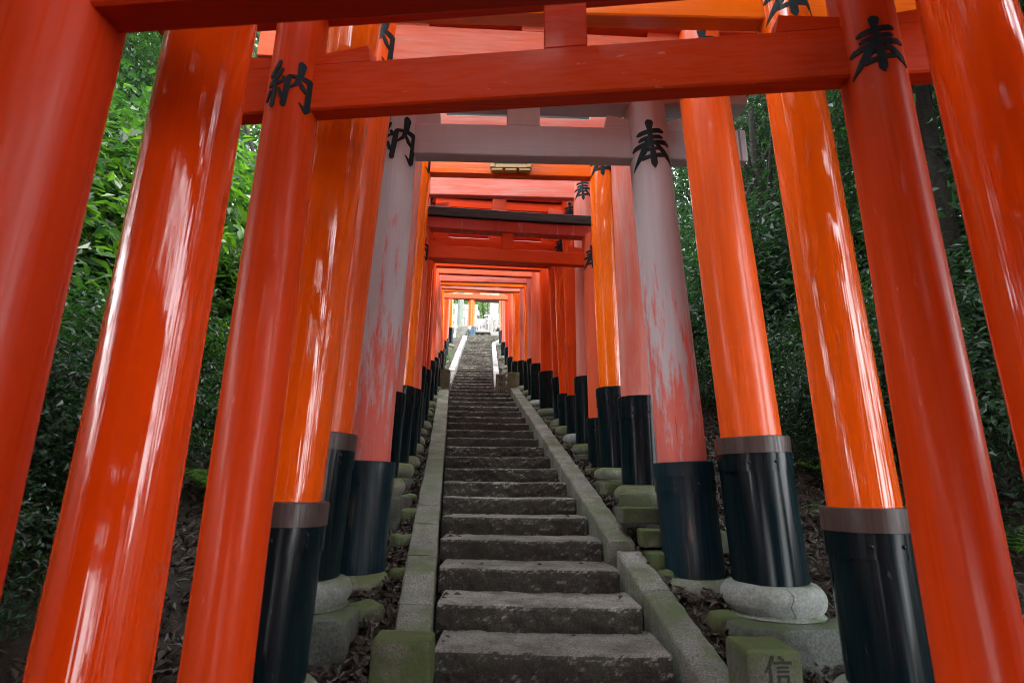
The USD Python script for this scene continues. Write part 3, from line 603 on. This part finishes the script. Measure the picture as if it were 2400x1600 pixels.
# gilt plaque on the eighth gate
t = thing('hanging_plaque', (-0.034, 5.28, 3.40), label='gilt framed black plaque hanging in front of the bright orange gate', cat='plaque')
tilt = -0.16
def pbox(sx, sy, sz, c): return moved(moved(bevel_box(sx, sy, sz, 0.006), c), rx=tilt)
part(t, 'panel', pbox(.36, .03, .60, (0, 0, .36)), BLACK)
for sx in (-1, 1): part(t, 'frame_rail', pbox(.055, .06, .70, (sx * .205, -.01, .36)), GOLD)
for zc in (0.03, 0.69): part(t, 'frame_rail', pbox(.355, .06, .055, (0, -.01, zc)), GOLD)
for sx in (-1, 0, 1): part(t, 'fringe', pbox(.13, .055, .035, (sx * .155, -.012, -.02)), GOLD)
part(t, 'drip_board', pbox(.42, .02, .05, (0, .03, -.03)), SATIN)
for k, sx in enumerate((-.10, .0, .10)): part(t, 'gilt_ornament', moved(moved(trimesh.creation.icosphere(2, .03), (sx, -.02, .18 + .14 * k)), rx=tilt), GOLD, smooth=True)

# ------------------------------------------------------------------ marker stones
def chamfer_post(w, d, h):
    """square stone post with a shallow bevelled top"""
    b = rough_block(w, d, h, amp=0.006, freq=11, n=5, rnd=0.05, seed=int(w * 100)); return b
n = thing('newel_stone', (-0.478, 2.70, -1.15), label='mossy green square stone ending the left kerb at bottom centre', cat='newel stone')
part(n, 'shaft', moved(rough_block(.272, .17, .48, amp=.010, freq=9, n=5, rnd=.10, seed=3), (0, 0, .24)), MOSSY, smooth=40)
n = thing('inscribed_stone', (1.118, 2.62, -1.17), label='mossy square stone post with a carved character at bottom right', cat='stone post')
sh = part(n, 'shaft', moved(rough_block(.232, .235, .50, amp=.008, freq=9, n=5, rnd=.08, seed=5), (0, 0, .25)), MOSSY, smooth=40)
for gl_, gh_, zc_ in ((SHIN, .128, .418), (TA, .13, .26)):
    gm = moved(glyph_mesh(gl_, gh_, .004, None), rx=math.pi / 2); part(sh, 'carved_character', moved(gm, (.012, -.1165, zc_)), CARVE)
n = thing('marker_stone', (-1.352, 10.45, 1.60), label='plain brown stone block at the left foot of the upper stairs', cat='marker stone')
part(n, 'shaft', moved(rough_block(.245, .16, .575, amp=.006, n=5, rnd=.06, seed=8), (0, 0, .287)), MARK, smooth=40)
n = thing('marker_stone', (-0.222, 10.72, 1.60), label='inscribed stone block at the right foot of the upper stairs', cat='marker stone')
sh = part(n, 'shaft', moved(rough_block(.205, .14, .55, amp=.006, n=5, rnd=.06, seed=9), (0, 0, .275)), stone('olive_marker', (0.20, 0.20, 0.15), (0.12, 0.12, 0.085), speck=120, bump=0.3), smooth=40)
for k, gl in enumerate((SHIN, TA, YAMA)):
    part(sh, 'carved_character', moved(moved(glyph_mesh(gl, .115, .003, None), rx=math.pi / 2), (.0, -.071, .455 - .125 * k)), CARVE)
n = thing('marker_stone', (0.035, 10.56, 1.56), label='wide brown stone block right of the inscribed one by the upper stairs', cat='marker stone')
part(n, 'shaft', moved(rough_block(.24, .16, .59, amp=.006, n=5, rnd=.06, seed=10), (0, 0, .295)), MARK, smooth=40)

# ------------------------------------------------------------------ retaining stones and loose rocks on the banks
w = thing('retaining_stones', (0, 0, 0), label='low mossy wall of squared stones between right kerb and grey gate pillar', cat='stone wall')
for j, (x, y, z, sx, sy, sz, rz) in enumerate([(1.08, 3.86, -.50, .30, .22, .13, .05), (1.05, 3.98, -.36, .27, .2, .12, -.04), (.96, 4.15, -.22, .30, .2, .12, .08), (1.36, 3.9, -.37, .26, .2, .13, 0), (1.22, 3.74, -.60, .3, .2, .12, .06), (.98, 4.38, -.12, .22, .18, .1, -.1), (1.25, 4.1, -.22, .24, .18, .12, .1), (.90, 4.75, -.04, .22, .16, .10, .2)]):
    part(w, 'stone', moved(rough_block(sx, sy, sz, amp=.014, freq=9, n=4, rnd=.16, seed=j + 20), (x, y, z), rz=rz), MOSSY, smooth=40)
cnt = 0
rk = np.random.default_rng(5)
for side in (-1, 1):
    for y in np.arange(3.3, 13.5, 0.42):
        l, wd = float(stair_left(y)), float(stair_width(y))
        x = (l - 0.24 - rk.uniform(0, .2)) if side < 0 else (l + wd + 0.24 + rk.uniform(0, .22))
        s = rk.uniform(.06, .13)
        z = float(ground_z(x, y)) + s * 0.25
        wh = 'left' if side < 0 else 'right'
        solo('rock', moved(rough_block(s * rk.uniform(1.2, 2.0), s * 1.4, s * 1.1, amp=s * .35, freq=7, n=3, rnd=.5, seed=int(y * 10) + side), (x, y, z), rz=rk.uniform(0, 3)), MOSSY, smooth=50,
             label=f'small mossy rock lying beside the {wh} kerb of the stairs', cat='rock', group=f'rocks along the {wh} kerb'); cnt += 1

# ------------------------------------------------------------------ top of the stairs

tt = thing('great_torii', (-1.78, 22.0, 5.5), label='big orange pillar with blue black sleeve at the top of the stairs', cat='torii gate')
part(tt, 'pillar', moved(post_mesh(.165, .150, 2.22, 3), (0, 0, .0)), ORANGE, smooth=35)
part(tt, 'sleeve', revolve([(0, 0), (.20, 0), (.215, .98), (.20, .99), (0, .99)], 40), paint('blue_sleeve', (.008, .030, .050), (.012, .045, .07), rough=.4, coat=0, streak=.1), smooth=35)
part(tt, 'pillar', moved(post_mesh(.165, .150, 2.22, 4), (2.6, 0.4, .0)), ORANGE, smooth=35)
part(tt, 'sleeve', moved(revolve([(0, 0), (.20, 0), (.215, .98), (.20, .99), (0, .99)], 40), (2.6, .4, 0)), SLEEVE, smooth=35)
part(tt, 'roof_beam', beam((-1.3, -.2, 2.2), (3.6, .55, 2.2), .14, .34, up=.05), paint('brown_eave', (.05, .035, .028), (.09, .065, .05), rough=.6, coat=0, streak=.2))
part(tt, 'lintel', beam((-1.2, -.17, 2.345), (3.5, .52, 2.345), .2, .22), BRIGHT)
tp = thing('leaning_post', (-2.16, 20.75, 5.3), label='round grey green post left of the stair top', cat='post')
pm_ = post_mesh(.125, .115, 3.2, 1); pm_.apply_transform(lean_tf(0, .02, 0, 0)); part(tp, 'shaft', pm_, GREENPOST, smooth=35)
part(tp, 'crossbar', moved(bevel_box(.9, .1, .12, .01), (-.2, .1, 2.15)), GREENPOST)
lw = thing('stair_head_wall', (-1.98, 20.1, 5.0), label='low grey stone wall with sloping coping left of the stair top', cat='stone wall')
part(lw, 'wall_stone', moved(rough_block(.40, .25, 1.02, amp=.01, n=4, rnd=.06, seed=1), (.02, .25, .51)), stone('grey_wall_stone', (.20, .21, .19), (.12, .125, .115), speck=60, dirt=(.06, .065, .055)), smooth=40)
part(lw, 'coping', moved(bevel_box(.10, .75, .10, .01), (.30, -.05, .86), rx=.45), KERB2)
pk = thing('leaning_board', (-2.52, 19.0, 4.75), label='narrow weathered board leaning beside the far left kerb', cat='board')
part(pk, 'board', moved(bevel_box(.07, .05, 1.05, .006), (.18, 0, .45), ry=.62), PALE)
def hokora(name, x, y, z, s, label, rz=0.0):
    h = thing(name, (x, y, z), rotz=rz, scale=s, label=label, cat='stone shrine')
    part(h, 'plinth', moved(rough_block(.62, .5, .45, amp=.006, n=3, rnd=.06, seed=2), (0, 0, .225)), PALE, smooth=40)
    for sx in (-1, 1): part(h, 'side_slab', moved(rough_block(.15, .34, .46, amp=.006, n=3, rnd=.06, seed=3 + sx), (sx * .18, 0, .68)), PALE, smooth=40)
    part(h, 'back_slab', moved(bevel_box(.22, .06, .46, .005), (0, .14, .68)), PALE)
    roof = trimesh.convex.convex_hull(np.array([(-.44, -.34, .90), (.44, -.34, .90), (-.44, .34, .90), (.44, .34, .90), (-.46, -.36, .95), (.46, -.36, .95), (-.46, .36, .95), (.46, .36, .95), (0, -.36, 1.13), (0, .36, 1.13)]))
    part(h, 'roof', roof, PALE)
hokora('stone_shrine', -1.30, 22.6, 5.65, .78, 'small pale stone shrine with a pitched roof in the bright opening')
hokora('stone_shrine', -0.35, 22.9, 5.9, 0.8, 'second small stone shrine partly behind the right pillars at stair top', .2)
def tamagaki(x0, y0, x1, y1, z, h, n, label):
    f = thing('stone_fence', (x0, y0, z), label=label, cat='stone fence')
    dx, dy = x1 - x0, y1 - y0; ang = math.atan2(dy, dx); L = math.hypot(dx, dy)
    for k in range(n):
        q = k / (n - 1); part(f, 'fence_post', moved(bevel_box(.15, .15, h * (1.15 if k % 4 == 0 else 1), .02), (dx * q, dy * q, h / 2), rz=ang), PALE)
    for zz in (.28, .72): part(f, 'rail', moved(bevel_box(L, .09, .12, .01), (dx / 2, dy / 2, h * zz), rz=ang), PALE)
    part(f, 'base_course', moved(bevel_box(L + .3, .3, .3, .02), (dx / 2, dy / 2, -.12), rz=ang), PALE)
tamagaki(-3.6, 23.8, -1.95, 24.1, 6.75, 1.15, 8, 'pale stone fence behind the grey green post at stair top')
tamagaki(-1.75, 25.2, -.9, 24.2, 6.7, 1.0, 6, 'pale stone fence descending behind the small stone shrine')
tamagaki(-.95, 24.0, .7, 23.5, 6.75, .95, 8, 'pale stone fence on the right of the bright opening')
def terrace(name, x0, x1, y, z0, z1, label):
    f = thing(name, (x0, y, z0), label=label, cat='stone wall')
    nx = max(2, int((x1 - x0) / .6)); nz = max(2, int((z1 - z0) / .3))
    for r_ in range(nz):
        off = .3 * (r_ % 2)
        for c in range(nx):
            wv = (x1 - x0) / nx
            part(f, 'stone', moved(bevel_box(wv - .02, .4, (z1 - z0) / nz - .015, .02), (c * wv + wv / 2 + (off - .15) * .3, rk.uniform(-.02, .02), (r_ + .5) * (z1 - z0) / nz)), PALE)
terrace('terrace_wall', -5.0, -1.75, 26.2, 5.4, 8.9, 'sunlit pale stone terrace wall behind the big orange pillar')
terrace('terrace_wall', -1.74, 1.5, 26.6, 5.4, 8.25, 'lower sunlit terrace wall under the green tree')
st = thing('stone_stele', (-.92, 25.6, 6.2), label='tall white upright stone slab in the bright opening', cat='stone slab')
part(st, 'slab', moved(rough_block(.42, .22, 2.9, amp=.01, n=4, rnd=.06, seed=6), (0, 0, 1.45)), PALE, smooth=40)
part(st, 'base', moved(bevel_box(.8, .5, .5, .03), (0, 0, .25)), PALE)
sg = thing('small_stone_torii', (-.55, 24.9, 6.35), rotz=-.2, label='small grey stone torii on the right of the bright opening', cat='torii gate')
for sx in (-.5, .5): part(sg, 'pillar', moved(post_mesh(.085, .075, 1.55, 2), (sx, 0, 0)), PALE, smooth=35)
part(sg, 'roof_beam', moved(trimesh.creation.cylinder(.085, 1.7, sections=24), (0, 0, 1.6), ry=math.pi / 2), stone('grey_stone_beam', (.30, .31, .29), (.2, .21, .19), speck=60), smooth=35)
part(sg, 'tie_beam', moved(bevel_box(1.4, .1, .13, .01), (0, 0, 1.25)), PALE)

# ------------------------------------------------------------------ trees, shrubs, ferns, leaf litter
def leaves(cent, norm, size, seed, fold=0.25, wide=0.45):
    """one folded leaf (two triangles) at each centre"""
    r = np.random.default_rng(seed); n = len(cent)
    nr = norm + r.normal(0, .55, (n, 3)); nr /= np.linalg.norm(nr, axis=1, keepdims=True)
    a = r.normal(0, 1, (n, 3)); a -= (a * nr).sum(1, keepdims=True) * nr; a /= np.linalg.norm(a, axis=1, keepdims=True)
    b = np.cross(nr, a); s = (size * r.uniform(.6, 1.35, n))[:, None]
    base = cent - a * s * .5; tip = cent + a * s * .5 - nr * s * .12
    l = cent + b * s * wide * .5 + nr * s * fold * .3 - a * s * .06; q = cent - b * s * wide * .5 + nr * s * fold * .3 - a * s * .06
    V = np.stack([base, l, tip, q], 1).reshape(-1, 3); i = np.arange(n)[:, None] * 4
    F = np.concatenate([i + np.array([0, 2, 1]), i + np.array([0, 3, 2])])
    return trimesh.Trimesh(V, F, process=False)
def crown_points(nclump, per, rx, rz, cz, crad, seed, shell=0.55, lumps=5):
    r = np.random.default_rng(seed)
    d = r.normal(0, 1, (nclump, 3)); d /= np.linalg.norm(d, axis=1, keepdims=True)
    lump = meshkit.fbm(d * 1.7 + seed, 3, seed)
    rad = (r.uniform(shell ** 3, 1, nclump) ** (1 / 3)) * (0.6 + 0.75 * lump)
    c = d * rad[:, None] * np.array([rx, rx, rz]) + (0, 0, cz)
    p = np.repeat(c, per, 0) + r.normal(0, crad, (nclump * per, 3)) * np.array([1, 1, .55])
    out = np.repeat(d, per, 0) * .6 + (0, 0, .8)
    return p, out, c
def trunk_mesh(h, r0, r1, cents, seed, limbs=9, bend=.25):
    r = np.random.default_rng(seed); ms = []
    def tube(P, R, sec=9):
        P = np.array(P); V = []; F = []
        for k, p in enumerate(P):
            d = P[min(k + 1, len(P) - 1)] - P[max(k - 1, 0)]; d /= np.linalg.norm(d)
            x = np.cross(d, (.3, .9, .1)); x /= np.linalg.norm(x); y = np.cross(d, x)
            for t_ in np.linspace(0, 2 * np.pi, sec, endpoint=False): V.append(p + R[k] * (math.cos(t_) * x + math.sin(t_) * y))
        for k in range(len(P) - 1):
            for s in range(sec):
                a, b = k * sec + s, k * sec + (s + 1) % sec
                F += [(a, b, b + sec), (a, b + sec, a + sec)]
        return trimesh.Trimesh(np.array(V), np.array(F), process=False)
    ts = np.linspace(0, 1, 9)
    P = np.stack([bend * np.sin(ts * 3 + seed), bend * np.cos(ts * 2.3 + seed) - bend * math.cos(seed), ts * h - .3], 1); P[:, 0] -= P[0, 0]
    ms.append(tube(P, r0 + (r1 - r0) * ts, 12))
    for k in range(limbs):
        c = cents[r.integers(len(cents))]; q = r.uniform(.35, .95); s = P[int(q * 8)]
        mid = (s + c) / 2 + (0, 0, -.15 * h * .1) + r.normal(0, .15, 3)
        ms.append(tube([s, mid, c], [r0 * .3, r0 * .2, r0 * .05], 6))
    return cat(*ms)
def tree(name, loc, h, cr_, cz, ch, ncl, per, leaf, lm, seed, r0, label, group, category='tree', scale=1.0, rz=0.0, crad=.28, shell=.5):
    t = thing(name, loc, rotz=rz, scale=scale, label=label, cat=category, group=group)
    p, nrm, c = crown_points(ncl, per, cr_, ch, cz, crad, seed, shell)
    part(t, 'crown', leaves(p, nrm, leaf, seed), lm)
    part(t, 'trunk', trunk_mesh(h, r0, r0 * .35, c, seed), BARK, smooth=50)
    return t
GL, GR = 'forest trees on the left bank', 'forest trees on the right bank'
LBL, LBR = 'leafy broadleaf tree in the forest left of the gates', 'dark broadleaf tree in the forest right of the gates'
r = np.random.default_rng(21)
def gz(x, y): return float(ground_z(x, y)) - .05
P0 = tree('forest_tree', (-8.0, 9.0, gz(-8.0, 9)), 7.5, 2.9, 6.0, 3.9, 420, 34, .13, LEAF, 1, .16, LBL, GL)
P1 = tree('forest_tree', (-10.5, 5.5, gz(-10.5, 5.5)), 9.5, 3.2, 7.4, 4.6, 420, 34, .14, LEAFD, 2, .2, LBL, GL)
P2 = tree('forest_tree', (8.5, 8.0, gz(8.5, 8)), 8.5, 3.0, 6.2, 5.0, 460, 34, .13, LEAFD, 3, .2, LBR, GR)
protos = [P0, P1, P2]
def plant(x, y, which, s, g, lb): dup(protos[which], 'forest_tree', (x, y, gz(x, y)), r.uniform(0, 6.28), (s, s, s * r.uniform(.9, 1.15)), label=lb, cat='tree', group=g)
for (x, y, k, s) in [(-7.2, 5.2, 0, .9), (-8.2, 13.0, 0, 1.05), (-6.6, 16.5, 0, .8), (-11, 10, 1, 1.1), (-11.5, 15, 1, 1.15), (-13.5, 6, 1, 1.2), (-14, 12, 1, 1.3), (-9.0, 2.0, 1, 1.0), (-12.5, 2.0, 1, 1.1), (-12, 20, 1, 1.2), (-9, 19, 0, 1.1), (-16, 17, 1, 1.4), (-17, 8, 1, 1.5), (-8.5, -2.5, 1, 1.0), (-12, -5, 1, 1.2), (-20, 22, 1, 1.6)]:
    plant(x, y, k, s, GL, LBL)
for (x, y, k, s) in [(6.3, 5.2, 2, .85), (6.0, 11.5, 2, .9), (9.5, 12.5, 2, 1.15), (7.2, 16.5, 2, 1.0), (11.5, 9, 2, 1.25), (10.5, 4.5, 2, 1.2), (8.0, 2.4, 2, 1.0), (11.5, 3.0, 2, 1.3), (5.0, 15.0, 2, .8), (13.5, 15, 1, 1.4), (15, 7, 1, 1.5), (5.4, 3.2, 2, .95), (7.4, 10, 2, 1.1), (7.0, 13.6, 2, 1.05), (14, 2.5, 1, 1.3), (11, 6.5, 1, 1.35), (12.5, 11, 1, 1.35), (2.5, -15, 1, 1.3), (-2, -16, 1, 1.4), (-6, -13, 1, 1.3), (-9, -9, 1, 1.3), (5, -19, 1, 1.5), (-12, -16, 1, 1.6), (-6.2, -6.5, 1, .9), (-6.0, 0.6, 1, .8), (-4.2, -9.5, 1, 1.0), (-3.6, -3.6, 1, .62), (-3.9, -0.9, 1, .55), (-5.4, -3.0, 1, .8), (-3.2, -6.4, 1, .7), (4.8, -6.6, 2, .85), (3.6, -9.5, 2, .9), (7.0, -10.5, 2, 1.1), (3.4, -5.0, 2, .55), (4.6, 8.4, 2, .7)]:  # the ones behind the camera are added to block low sky
    plant(x, y, k, s, GR, LBR)
tree('sunlit_tree', (-1.7, 33, 6.2), 6, 2.8, 5.2, 2.6, 300, 34, .15, LEAFB, 7, .15, 'fresh green tree above the white stones in the bright opening', None)
for j, (x, y, s) in enumerate([(-6, 36, 1.3), (3, 38, 1.4), (-1.5, 46, 1.6), (-11, 40, 1.5), (9, 36, 1.4)]):
    dup(P0, 'hilltop_tree', (x, y, gz(x, y)), j * 1.3, s, label='tree on the hill behind the stair top', cat='tree', group='trees on the hill behind the stair top')
# bare dark trunks close to the gates
def bare_trunk(x, y, h, r0, seed, label):
    t = thing('tree_trunk', (x, y, gz(x, y) - .1), label=label, cat='tree')
    cents = np.array([(math.cos(a) * 1.6, math.sin(a) * 1.6, h * .95) for a in np.linspace(0, 6, 7)])
    part(t, 'trunk', trunk_mesh(h, r0, r0 * .75, cents, seed, 7, .08), BARK, smooth=50)
    p, nrm, c = crown_points(150, 30, 2.2, 1.8, h + .8, .3, seed, .3)
    part(t, 'crown', leaves(p, nrm, .14, seed), LEAFD)
bare_trunk(3.95, 4.55, 8.5, .19, 5, 'dark straight tree trunk close behind the right hand pillars')
bare_trunk(-3.75, 7.3, 8.5, .13, 6, 'slim dark tree trunk left of the lettered third gate pillar')
for j, (x, y, hz, rr_, lm) in enumerate([(-4.3, -2.0, 8.6, 3.6, LEAFD), (4.0, -4.6, 10.6, 3.2, LEAFD), (6.4, -1.6, 10.6, 3.3, LEAF), (4.2, 1.0, 9.8, 2.8, LEAFD), (7.0, 2.6, 10.2, 3.0, LEAFD), (1.9, -6.5, 11.4, 3.0, LEAF), (3.3, -2.3, 10.3, 3.0, LEAFD), (5.2, -0.2, 10.2, 2.8, LEAFD), (2.9, 2.2, 9.3, 2.0, LEAFD), (-2.7, -4.9, 8.8, 3.3, LEAFD), (-2.2, -8.6, 9.6, 3.4, LEAFD)]):  # unseen crowns added to keep sun and sky off the near gates
    tree('overhanging_tree', (x, y, gz(x, y)), hz - .3, rr_, hz, 1.6, 430, 36, .19, lm, 31 + j, .2, f"tall high crowned tree {'left' if x < 0 else 'right'} of the lower stairs, {['only one on that side', 'close to the path behind the camera', 'farther out behind the right pillars', 'beside the second gate', 'beside the fourth gate', 'farthest down the slope', 'just behind the camera on the right', 'between the camera and the right bank', 'leaning in above the third gate', 'spreading over the path behind the camera', 'standing beside the lowest gates'][j]}", None)
# shrubs
SL, SR = 'shrubs on the left bank', 'shrubs on the right bank'
LSL, LSR = 'bushy green shrub on the bank left of the gates', 'dark green shrub on the bank right of the gates'
S0 = tree('shrub', (-4.3, 5.0, gz(-4.3, 5)), 1.1, 1.0, .95, .85, 130, 34, .085, LEAF, 11, .03, LSL, SL, 'shrub', crad=.15, shell=.25)
S1 = tree('shrub', (-3.6, 7.5, gz(-3.6, 7.5)), 1.0, .9, .9, .8, 120, 30, .095, LEAFB, 12, .03, LSL, SL, 'shrub', crad=.16, shell=.2)
S2 = tree('shrub', (3.9, 7.0, gz(3.9, 7)), 1.4, 1.1, 1.2, 1.2, 150, 36, .08, LEAFD, 13, .03, LSR, SR, 'shrub', crad=.16, shell=.25)
sp = [S0, S1, S2]
for k in range(46):
    y = r.uniform(3.2, 15); x = -r.uniform(3.6, 6.4) - .03 * y; kk = 1 if r.random() < .33 else (2 if r.random() < .4 else 0); s = r.uniform(.7, 1.5)
    if y < 4.5: x -= .8
    dup(sp[kk], 'shrub', (x, y, gz(x, y)), r.uniform(0, 6.28), s, label=LSL, cat='shrub', group=SL)
for (x, y, kk, s) in [(-2.9, 3.2, 2, .7), (-3.3, 3.9, 0, .8), (-2.7, 2.5, 2, .6), (-3.6, 2.9, 2, .9), (-3.1, 5.6, 1, .7), (-4.4, 4.4, 1, 1.5), (-4.6, 6.0, 1, 2.0), (-4.0, 8.6, 1, 1.8), (-5.2, 5.2, 0, 2.0), (-4.9, 7.4, 1, 2.3), (-5.6, 4.2, 0, 2.0), (-2.3, 2.2, 2, .42), (-2.7, 2.8, 2, .55), (-2.6, 1.7, 2, .5), (-3.2, 2.2, 2, .8), (-2.9, 4.3, 2, .5), (-3.4, 4.9, 2, .7)]:
    dup(sp[kk], 'shrub', (x, y, gz(x, y)), x * 5, s, label=LSL, cat='shrub', group=SL)
for (x, y, s) in [(3.0, 5.0, .6), (3.3, 5.8, .7), (3.1, 6.9, .7), (3.5, 4.6, .8), (3.0, 8.4, .8), (3.6, 7.8, .9), (3.7, 3.7, .8), (4.2, 4.2, 1.0)]:
    dup(sp[2], 'shrub', (x, y, gz(x, y)), x * 5, s, label=LSR, cat='shrub', group=SR)
for k in range(40):
    y = r.uniform(4.5, 15); x = r.uniform(3.9, 6.6); kk = 0 if r.random() < .2 else 2; s = r.uniform(.8, 1.6)
    dup(sp[kk], 'shrub', (x, y, gz(x, y)), r.uniform(0, 6.28), s, label=LSR, cat='shrub', group=SR)
# ferns
def fern_mesh(seed):
    rr = np.random.default_rng(seed); C, Nn, V, F = [], [], [], []
    for k in range(9):
        a = k / 9 * 6.28 + rr.uniform(-.2, .2); L = rr.uniform(.35, .55)
        for j in range(14):
            q = (j + 2) / 16; rad = L * q; z = .10 + .38 * L * math.sin(q * 2.4) ; c = np.array([math.cos(a) * rad, math.sin(a) * rad, z])
            side = np.array([-math.sin(a), math.cos(a), 0]); lw = .11 * (1 - q) + .02; d = np.array([math.cos(a), math.sin(a), .2 * math.cos(q * 2.4)])
            for s in (-1, 1):
                tip = c + side * s * lw + d * lw * .35 - np.array([0, 0, lw * .25]); w = .018
                b = len(V); V += [c - d * w, c + d * w, tip]; F.append((b, b + 1, b + 2))
    return trimesh.Trimesh(np.array(V), np.array(F), process=False)
f0 = thing('fern', (-2.35, 4.4, gz(-2.35, 4.4)), label='green fern growing on the litter left of the gates', cat='fern', group='ferns on the left bank')
part(f0, 'fronds', fern_mesh(1), LEAFB)
for (x, y, s) in [(-2.6, 5.2, 1), (-2.9, 3.7, 1.1), (-2.2, 6.2, .9), (-3.2, 4.8, 1.2), (-2.5, 7.3, 1), (-3.0, 6.4, 1.1), (-2.45, 3.4, .8), (-3.3, 3.1, 1.1), (-2.9, 8.3, 1.1), (-2.6, 2.7, .9)]:
    dup(f0, 'fern', (x, y, gz(x, y)), x * 9, s, label='green fern growing on the litter left of the gates', cat='fern', group='ferns on the left bank')
for (x, y, s) in [(2.6, 4.1, .9), (2.9, 4.9, 1), (3.2, 3.6, 1), (2.5, 5.6, .9), (3.4, 5.9, 1.2)]:
    dup(f0, 'fern', (x, y, gz(x, y)), x * 9, s, label='green fern growing on the litter right of the gates', cat='fern', group='ferns on the right bank')
gr = thing('bank_grass', (-1.95, 13.4, float(ground_z(-1.95, 13.4))), label='bright yellow green moss and grass beside the far left kerb', cat='grass', kind='stuff')
pp_ = np.stack([r.normal(.05, .12, 500), r.normal(0, .9, 500), np.zeros(500)], 1); pp_[:, 2] = pp_[:, 1] * .4 + .1 + r.uniform(0, .12, 500)
part(gr, 'blades', leaves(pp_, np.tile((0, -.5, .6), (500, 1)), .11, 4, wide=.3), LEAFB)
# dry leaves on the banks
def litter(n, seed):
    q = np.random.default_rng(seed); pts = []
    x = np.concatenate([-q.gamma(2.0, .8, n // 2) - 0.85, q.gamma(2.0, .8, n // 2) + .75]); y = q.uniform(1.2, 13.5, n)
    l = stair_left(y); w_ = stair_width(y)
    x = np.where(x < 0, l + .62 + x, l + w_ - .45 + x)
    k = n // 4     # drifts against the kerbs
    x[:k] = np.where(q.random(k) < .5, l[:k] - .18 - q.exponential(.28, k), l[:k] + w_[:k] + .18 + q.exponential(.3, k))
    ok = ((x < l - .17) | (x > l + w_ + .17)) & (np.abs(x) < 7)
    x, y = x[ok], y[ok]; z = ground_z(x, y) + q.uniform(.018, .06, len(x))
    return leaves(np.stack([x, y, z], 1), np.tile((0, -.3, 1.0), (len(x), 1)), .066, seed, fold=.35, wide=.45)
def step_leaves(n, seed):
    q = np.random.default_rng(seed); P = []
    for _ in range(n):
        k = int(q.integers(-1, 19)); f = q.beta(.35, .35); x = -0.382 - 0.04586 * k + .03 + 1.14 * f
        P.append((x, D0 + TR * k + (-.06 + .006 * k) * (f - .5) + q.uniform(.06, TR - .03), Z0 + RI * k + q.uniform(.006, .014)))
    return leaves(np.array(P), np.tile((0, 0, 2.2), (n, 1)), .05, seed, fold=.6, wide=.42)
solo('step_leaves', step_leaves(170, 5), DRY, label='scattered dry leaves lying on the stone steps', cat='leaf litter', kind='stuff')
solo('leaf_litter', litter(60000, 8), DRY, label='dry brown fallen leaves covering the banks beside the stairs', cat='leaf litter', kind='stuff')
